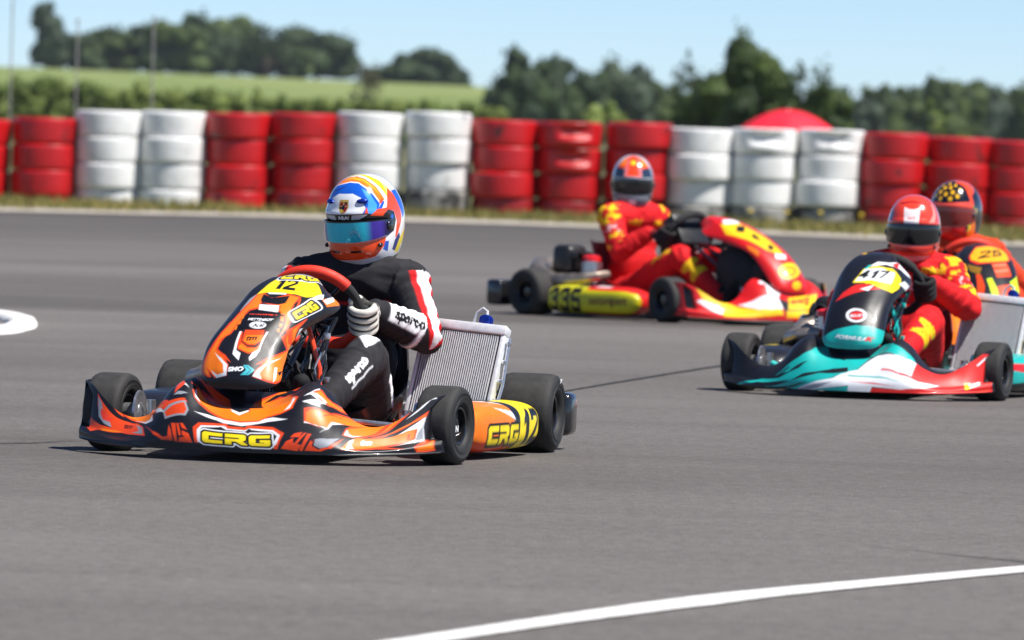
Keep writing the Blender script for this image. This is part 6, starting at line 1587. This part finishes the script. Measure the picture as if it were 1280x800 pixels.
M['tyre_darkred'] = mat_tyrepaint('grubby_red_tyre_paint', lin((150, 24, 26)), (.04, .015, .014), .06)
TR, TW = .428, .336
def tyre_mesh(name, dent, mat):
    h = TW/2
    prof = [(-h*.97, .24), (-h, .30), (-h*.995, .385), (-h*.96, .412), (-h*.885, .429), (-h*.5, .433), (0, .433), (h*.5, .433), (h*.885, .429), (h*.96, .412), (h*.995, .385), (h, .30), (h*.97, .24), (h*.6, .225), (-h*.6, .225), (-h*.95, .24)]
    zz = np.interp(np.linspace(0, 12, 49), range(13), [p[0] for p in prof[:13]]); rr = np.interp(np.linspace(0, 12, 49), range(13), [p[1] for p in prof[:13]])
    pr = list(zip(zz, rr))+prof[13:]
    o = MB().lathe(pr, axis='z', seg=96).build(name, mat, sharp=50)
    me = o.data
    for v in me.vertices:
        a = math.atan2(v.co.y, v.co.x); r = math.hypot(v.co.x, v.co.y)
        if r > .3:
            k = 1+.006*noise.noise(Vector((math.cos(a)*2, math.sin(a)*2, v.co.z*3+len(name))))
            if dent:
                da = (a+PI/2+dent[0])
                g = math.exp(-(da/dent[2])**4)*math.exp(-((v.co.z-dent[1])/.085)**4)
                k -= dent[3]*g
                rim = math.exp(-(da/(dent[2]*1.25))**4)*math.exp(-((v.co.z-dent[1]+.12)/.05)**2)
                k += .03*rim
            v.co.x *= k; v.co.y *= k
    bpy.data.objects.remove(o); return me
TM = {}
for nm, mt in (('red', 'tyre_red'), ('white', 'tyre_white'), ('grubby', 'tyre_grubby'), ('darkred', 'tyre_darkred')):
    TM[nm, 0] = tyre_mesh('tyre', None, M[mt])
    TM[nm, 1] = tyre_mesh('tyre_dented', (-.1, .05, .48, .17), M[mt])
stacks = [(-27, 148, 'red', ''), (56, 147, 'red', ''), (135, 138, 'white', ''), (215.5, 139, 'white', ''), (298.5, 141, 'red', ''), (379.5, 141, 'red', ''), (463, 140.5, 'white', ''), (547.5, 140, 'white', ''), (631, 150, 'red', ''),
          (711, 152.5, 'red', '10'), (793.5, 153, 'red', ''), (873, 160, 'white', ''), (951.5, 160.5, 'white', '0'), (1034.5, 161.5, 'white', '0'), (1114, 166, 'red', ''), (1191, 171, 'red', ''), (1271, 176, 'red', ''), (1352, 180, 'red', '')]
SX = [(c-646)/96.4 for c, *_ in stacks]
SZ = [1.13-((-.03*(c-640)+t-400)+242)/96.4 for c, t, *_ in stacks]
ordn = ['first', 'second', 'third', 'fourth', 'fifth', 'sixth', 'seventh', 'eighth', 'ninth', 'tenth', 'eleventh', 'twelfth', 'thirteenth', 'fourteenth', 'fifteenth', 'sixteenth', 'seventeenth', 'eighteenth']
lev = ['top', 'second', 'third', 'bottom']
for i, (c, t, colr, dents) in enumerate(stacks):
    lean = .03 if i < 10 else .085
    lean = lean*random.uniform(.4, 1.2)-.02
    for k in range(4):
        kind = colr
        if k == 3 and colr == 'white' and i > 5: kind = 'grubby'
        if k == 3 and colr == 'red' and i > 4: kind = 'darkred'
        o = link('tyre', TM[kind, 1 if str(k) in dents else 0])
        z = SZ[i]-TW*(k+.5)
        o.location = (SX[i]+(1.0-.33*k)*lean+random.uniform(-.016, .016), 83.0+random.uniform(-.05, .05)+(.0 if k else .02), z)
        o.rotation_euler = (random.uniform(-.012, .012), random.uniform(-.012, .012), random.uniform(-.12, .12) if dents else random.uniform(-3, 3))
        if dents: o.rotation_euler[2] = random.uniform(-.12, .12)
        st = 'dented ' if str(k) in dents else ''
        tag(o, f'{st}{colr} painted tyre, {lev[k]} of the {ordn[i]} stack from the left end of the barrier', 'tyre', 'painted tyres stacked in the trackside barrier')

# ------------------------------------------------------------------ trees and hedges
M['bark'] = mat_simple('bark', (.07, .055, .04), .9, var=.4, scale=4)
GREENS = {
 'oak': ((.026, .048, .014), (.076, .112, .026)), 'dark': ((.018, .036, .015), (.052, .084, .027)), 'blue': ((.030, .050, .032), (.070, .100, .056)),
 'light': ((.12, .17, .03), (.24, .30, .07)), 'near': ((.016, .034, .008), (.070, .110, .020)), 'hedge': ((.10, .145, .030), (.17, .215, .050)), 'brown': ((.06, .06, .025), (.10, .095, .04))}
for k, (a, b) in GREENS.items(): M['leaf_'+k] = mat_leaf('leaves_'+k, a, b, .22)
def crown_mesh(name, lobes, nleaf, leaf, mat, seed, core=True):
    r = np.random.default_rng(seed)
    vol = np.array([l[3]*l[4]*l[5] for l in lobes])**.7; cnt = (nleaf*vol/vol.sum()).astype(int)+8
    Vs = []
    for (cx, cy, cz, rx, ry, rz), n in zip(lobes, cnt):
        d = r.normal(size=(n, 3)); d /= np.linalg.norm(d, axis=1, keepdims=True)
        rad = r.uniform(.55, 1.08, n)**.6
        P = d*rad[:, None]
        # clumpy: pull leaves towards random sub-centres on the lobe
        sub = r.normal(size=(max(5, n//45), 3)); sub /= np.linalg.norm(sub, axis=1, keepdims=True); sub *= r.uniform(.6, 1.05, len(sub))[:, None]
        j = r.integers(0, len(sub), n)
        P = P*.35+(sub[j]+r.normal(0, .20, (n, 3)))*.65
        c = P*np.array([rx, ry, rz])+np.array([cx, cy, cz])
        u = r.normal(size=(n, 3)); u /= np.linalg.norm(u, axis=1, keepdims=True)
        w = np.cross(u, r.normal(size=(n, 3))); w /= np.linalg.norm(w, axis=1, keepdims=True)
        s = leaf*r.uniform(.6, 1.4, (n, 1))
        Vs.append(np.stack([c-u*s, c+w*s*.6, c+u*s, c-w*s*.6], 1).reshape(-1, 3))
    V = np.concatenate(Vs); F = np.arange(len(V)).reshape(-1, 4)
    if core:
        mb = MB()
        for l in lobes:
            k = len(mb.V); mb.ell(l[:3], (l[3]*.72, l[4]*.72, l[5]*.72), 14, 9)
            for q in range(k, len(mb.V)):
                v = Vector(mb.V[q]); c = Vector(l[:3]); f = 1+.35*noise.noise(v*(1.6/max(l[3], .1))+Vector((seed, 0, 0)))
                mb.V[q] = tuple(c+(v-c)*f)
        Fc = [f for f in mb.F]; nV = len(V)
        V = np.concatenate([V, np.array([tuple(v) for v in mb.V])])
        F = [list(map(int, f)) for f in F]+[[i+nV for i in f] for f in Fc]
    return V, F
def tree(label, x, y, h, w, style, seed, n=1300, leaf=.28, lobes=None, group=None, gap=.0, base=.18, name='tree', z0=None, core=True):
    r = random.Random(seed)
    zb = float(hill_z(np.array(float(x)), np.array(float(y)))) if z0 is None else z0
    t = empty(name, (x, y, zb)); tag(t, label, 'tree' if name == 'tree' else name, group)
    if lobes is None:
        lobes = [(0, 0, h*.42, w*.42, w*.42, h*.42), (-w*.28, 0, h*.22, w*.28, w*.28, h*.22), (w*.28, 0, h*.22, w*.28, w*.28, h*.22)]
        m = 9
        for k in range(m):
            a = 2*PI*k/m+r.uniform(-.3, .3); q = r.uniform(.15, 1)
            zz = h*(base+.13+(.72-base)*q); rad = w*.5*(1-.55*max(0, q-.35))*r.uniform(.55, .8)
            s = w*r.uniform(.20, .30)
            lobes.append((math.cos(a)*rad, math.sin(a)*rad, zz, s, s, s*r.uniform(.8, 1.3)*min(1.4, h/w)))
        lobes.append((r.uniform(-.1, .1)*w, 0, h*.88, w*.17, w*.17, h*.12))
    V, F = crown_mesh('crown', lobes, n, leaf, None, seed, core)
    mesh('crown', V, F, M['leaf_'+style], t, False)
    tr = MB(); b = h*.012+w*.012
    tr.tube([(0, 0, -.1), (w*.01, 0, h*.2), (0, 0, h*.5), (.01*w, 0, h*.85)], [b*1.5, b*1.1, b*.7, b*.2], 8)
    for l in lobes[1:6]: tr.tube([(0, 0, h*.3), (l[0]*.5, l[1]*.5, (h*.3+l[2])/2), (l[0], l[1], l[2])], [b*.6, b*.4, b*.12], 6)
    tr.build('trunk', M['bark'], t)
    return t
def at(px, Y, f=8000):  # metres right of the view axis for something seen at this bearing
    return (px-647)/f*Y
def top(px, py, Y): return 1.13-((-.03*(px-640)+py-400)+242)/8000*Y
sd = 40
def T(label, px, py, Y, wpx, style, grp, **kw):
    global sd
    sd += 1
    x = at(px, Y); z0 = float(hill_z(np.array(x), np.array(float(Y))))
    h = top(px, py, Y)-z0; w = wpx/8000*Y*1.38
    return tree(label, x, Y, h*1.02, w*1.05, style, sd, leaf=kw.pop('leaf', w*.038+.05), group=grp, **kw)
# row of trees on the crest of the hill, left to right
T('tall narrow tree standing alone at the left end of the hill', 57, 0, 905, 34, 'blue', None, n=900, base=.05)
ridge = [(88, 42, 60), (128, 34, 66), (170, 30, 70), (213, 29, 70), (250, 19, 66), (290, 25, 64), (330, 27, 66), (352, 42, 56), (392, 39, 76)]
rl = ['low tree at the left end of the long tree row on the hill', 'second tree from the left in the tree row on the hill', 'third tree from the left in the tree row on the hill', 'fourth tree from the left in the tree row on the hill',
      'tallest tree in the middle of the tree row on the hill', 'tree just right of the tallest in the row on the hill', 'thin gappy tree towards the right of the row on the hill', 'second to last tree in the row on the hill', 'round dark tree closing the right end of the tree row on the hill']
for i, (a, b, c) in enumerate(ridge):
    T(rl[i], a, b, 925+6*(i % 3), c, 'oak' if i % 2 else 'dark', 'row of trees on the hill', n=900 if i != 6 else 500, base=.02, core=i != 6)
T('small brownish tree standing by itself in the pale field', 456, 82, 640, 32, 'brown', None, n=500, base=.05, core=False)
for i, (a, b, c, l) in enumerate(((487, 80, 46, 'lowest tree at the left of the far clump beyond the field'), (519, 62, 52, 'tallest tree in the far clump beyond the field'), (546, 64, 46, 'dark tree right of the tallest in the far clump'), (568, 88, 30, 'small bush-like tree at the right end of the far clump'))):
    T(l, a, b, 935, c, 'dark', 'clump of trees beyond the field', n=700, base=.0)
for i, (a, b, c, st, l) in enumerate(((642, 64, 52, 'dark', 'dark tree at the right edge of the field'), (672, 74, 60, 'dark', 'broad dark tree behind the red tyres at mid picture'), (712, 75, 66, 'dark', 'dark round tree second from the right of the dark group'), (738, 92, 40, 'dark', 'lower right tree of the dark group'),
                                       (776, 86, 60, 'blue', 'pale bluish tree right of the dark group'), (812, 96, 56, 'oak', 'olive tree next to the pale bluish tree'), (842, 104, 44, 'oak', 'low olive tree beside the tall shrub'))):
    T(l, a, b, 520+8*i, c, st, 'trees beyond the middle of the barrier', n=1100, base=.0)
T('pale green bush in front of the dark trees', 758, 126, 420, 44, 'light', None, n=500, name='bush', base=0.0)
T('thin feathery tree with bare tips left of the tall shrub', 862, 62, 236, 44, 'near', 'shrubs close behind the white tyres', n=900, leaf=.10, base=.0, core=False)
T('dense dark green tree behind the white tyres', 905, 92, 222, 96, 'near', 'shrubs close behind the white tyres', n=2600, leaf=.11, base=.0)
T('tall ragged tree rising behind the red parasol', 948, 60, 216, 78, 'near', 'shrubs close behind the white tyres', n=2400, leaf=.11, base=.0)
T('leaning branchy tree right of the red parasol', 1000, 76, 214, 62, 'near', 'shrubs close behind the white tyres', n=1100, leaf=.11, base=.0, core=False)
T('low spreading tree trailing off right of the parasol', 1024, 112, 218, 66, 'near', 'shrubs close behind the white tyres', n=1100, leaf=.11, base=.0)
fr = [(1078, 122, 40), (1098, 108, 44), (1126, 106, 46), (1156, 108, 46), (1180, 98, 44), (1208, 102, 46), (1236, 104, 46), (1262, 108, 44), (1290, 106, 46)]
for i, (a, b, c) in enumerate(fr):
    T(f'{ordn[i]} tree from the left in the forest edge at the right' if i else 'lowest, leftmost tree of the forest edge at the right', a, b, 610+7*(i % 4), c, 'oak' if i % 3 else 'blue', 'forest edge behind the right hand tyres', n=1000, base=.0)
T('slender yellow-green sapling above the red tyres', 1167, 122, 132, 40, 'light', None, n=380, leaf=.05, base=.1, core=False)
T('small weed tip showing above the right hand tyres', 1206, 162, 118, 24, 'light', None, n=160, leaf=.04, base=.1, name='plant', core=False)
T('small pale shoot beside the last white tyre stack', 1060, 148, 124, 30, 'light', None, n=200, leaf=.04, base=.1, name='plant', core=False)
# hedge at the foot of the hill: one unbroken mass
L = []
rr = random.Random(5)
for k in range(44):
    px = -30+k*15.2; Y = 300+rr.uniform(-6, 6)
    py = np.interp(px, [-30, 60, 120, 200, 280, 400, 520, 600, 640], [98, 92, 103, 104, 112, 118, 124, 128, 134])+rr.uniform(-4, 5)
    h = top(px, py, Y); w = .45+rr.uniform(0, .25)
    for q in range(3): L.append((at(px, Y)+rr.uniform(-.2, .2), Y+rr.uniform(-.4, .4), h*(.2+.29*q), w, w, h*.24))
V, F = crown_mesh('hedge', L, 16000, .10, None, 77)
hg = mesh('hedge', V, F, M['leaf_hedge'], None, False); tag(hg, 'unbroken green hedge at the foot of the hill', kind='stuff')

# red parasol behind the barrier
Y = 150; x = at(984, Y); zt = top(984, 137, Y)
pa = empty('parasol', (x, Y, 0)); tag(pa, 'bright red parasol showing above the white tyres', 'parasol')
R0 = 60/8000*Y
V = []; F = []; ns = 8; nr = 8
M['canopy'] = mat_simple('red_canopy', lin((232, 16, 48)), .7, var=.05, scale=6)
for i in range(nr+1):
    q = i/nr
    for k in range(ns*6):
        a = 2*PI*k/(ns*6); sc = 1-.035*q*(1-abs(((k % 6)-3)/3))*2
        V.append((math.cos(a)*R0*q*sc, math.sin(a)*R0*q*sc, zt-.48*q**1.9-.012*(k % 6 == 0)*0))
m = ns*6
for i in range(nr):
    for k in range(m): F.append([i*m+k, i*m+(k+1) % m, (i+1)*m+(k+1) % m, (i+1)*m+k])
b = MB(); b.add(V, F)
V2 = [(v[0]*.995, v[1]*.995, v[2]-.012) for v in V]; b.add(V2, [f[::-1] for f in F])
for k in range(m): b.F.append([nr*m+k, nr*m+(k+1) % m, (nr+1)*m+nr*m+(k+1) % m, (nr+1)*m+nr*m+k])
b.build('canopy', M['canopy'], pa)
MB().tube([(0, 0, 0), (0, 0, zt-.02)], .022, 10).lathe([(zt-.01, .0), (zt-.01, .02), (zt+.03, .015), (zt+.05, 0)], axis='z', seg=12).build('pole', M['white_alu'], pa)

# thin posts behind the barrier
M['post'] = mat_simple('weathered_post', (.36, .34, .33), .6, metal=.2, var=.3, scale=8)
for px, py, l in ((12, -14, 'tallest thin grey post at the far left behind the barrier'), (94, 26, 'thin grey post behind the first white tyre stack'), (189, 22, 'thin grey post behind the second white tyre stack')):
    Y = 93; h = top(px, py, Y)
    b = MB().tube([(0, 0, -.1), (0, 0, h)], .012, 10).lathe([(h-.01, .0), (h-.01, .03), (h+.02, .028), (h+.03, 0)], axis='z', seg=10)
    for q in (.3, .6, .9): b.box((0, -.03, h*q), (.03, .02, .05), bev=.004)
    o = b.build('post', M['post']); o.location = (at(px, Y), Y, 0); tag(o, l, 'post', 'thin posts behind the barrier')

# summer air between the karts and the far trees
m = bpy.data.materials.new('air'); m.use_nodes = True; nt = m.node_tree
nt.nodes.remove(nt.nodes['Principled BSDF'])
pv = nt.nodes.new('ShaderNodeVolumePrincipled'); pv.inputs['Color'].default_value = (.80, .88, 1, 1); pv.inputs['Density'].default_value = .00006
nt.links.new(pv.outputs[0], nt.nodes['Material Output'].inputs['Volume'])
hz = MB().box((0, 3040, 7), (5300, 6200, 26), bev=0).build('haze', m, smooth=False); tag(hz, kind='stuff')

# ------------------------------------------------------------------ light, sky, camera
S = Vector((.46, -.22, .86)).normalized()
el = math.asin(S.z); rot = math.atan2(S.x, S.y)
w = bpy.data.worlds.new('World'); scn.world = w; w.use_nodes = True
nt = w.node_tree; bg = nt.nodes['Background']
sky = nt.nodes.new('ShaderNodeTexSky'); sky.sky_type = 'NISHITA'; sky.sun_disc = False
sky.sun_elevation = el; sky.sun_rotation = rot; sky.air_density = .6; sky.dust_density = .0; sky.ozone_density = 6.0; sky.altitude = 1000
nt.links.new(sky.outputs[0], bg.inputs[0]); bg.inputs[1].default_value = .074
sl = bpy.data.lights.new('sun', 'SUN'); sl.energy = 4.2; sl.angle = R(.53); sl.color = (1, .955, .89)
so = link('sun', sl); so.rotation_euler = S.to_track_quat('Z', 'Y').to_euler()

cd = bpy.data.cameras.new('camera'); cam = link('camera', cd)
cam.matrix_world = Matrix.Translation((0, 0, 1.13)) @ Matrix.Rotation(PI/2-.0302, 4, 'X') @ Matrix.Rotation(.0301, 4, 'Z')
cd.sensor_width = 36; cd.lens = 8000/1280*36; cd.clip_start = .5; cd.clip_end = 9000
cd.dof.use_dof = True; cd.dof.focus_distance = 21.9; cd.dof.aperture_fstop = 6.3
scn.camera = cam
scn.view_settings.view_transform = 'Standard'; scn.view_settings.look = 'None'; scn.view_settings.exposure = .82; scn.view_settings.gamma = 1
scn.view_settings.use_curve_mapping = False
scn.render.engine = 'CYCLES'
scn.cycles.max_bounces = 6; scn.cycles.diffuse_bounces = 3; scn.cycles.glossy_bounces = 3; scn.cycles.transmission_bounces = 3
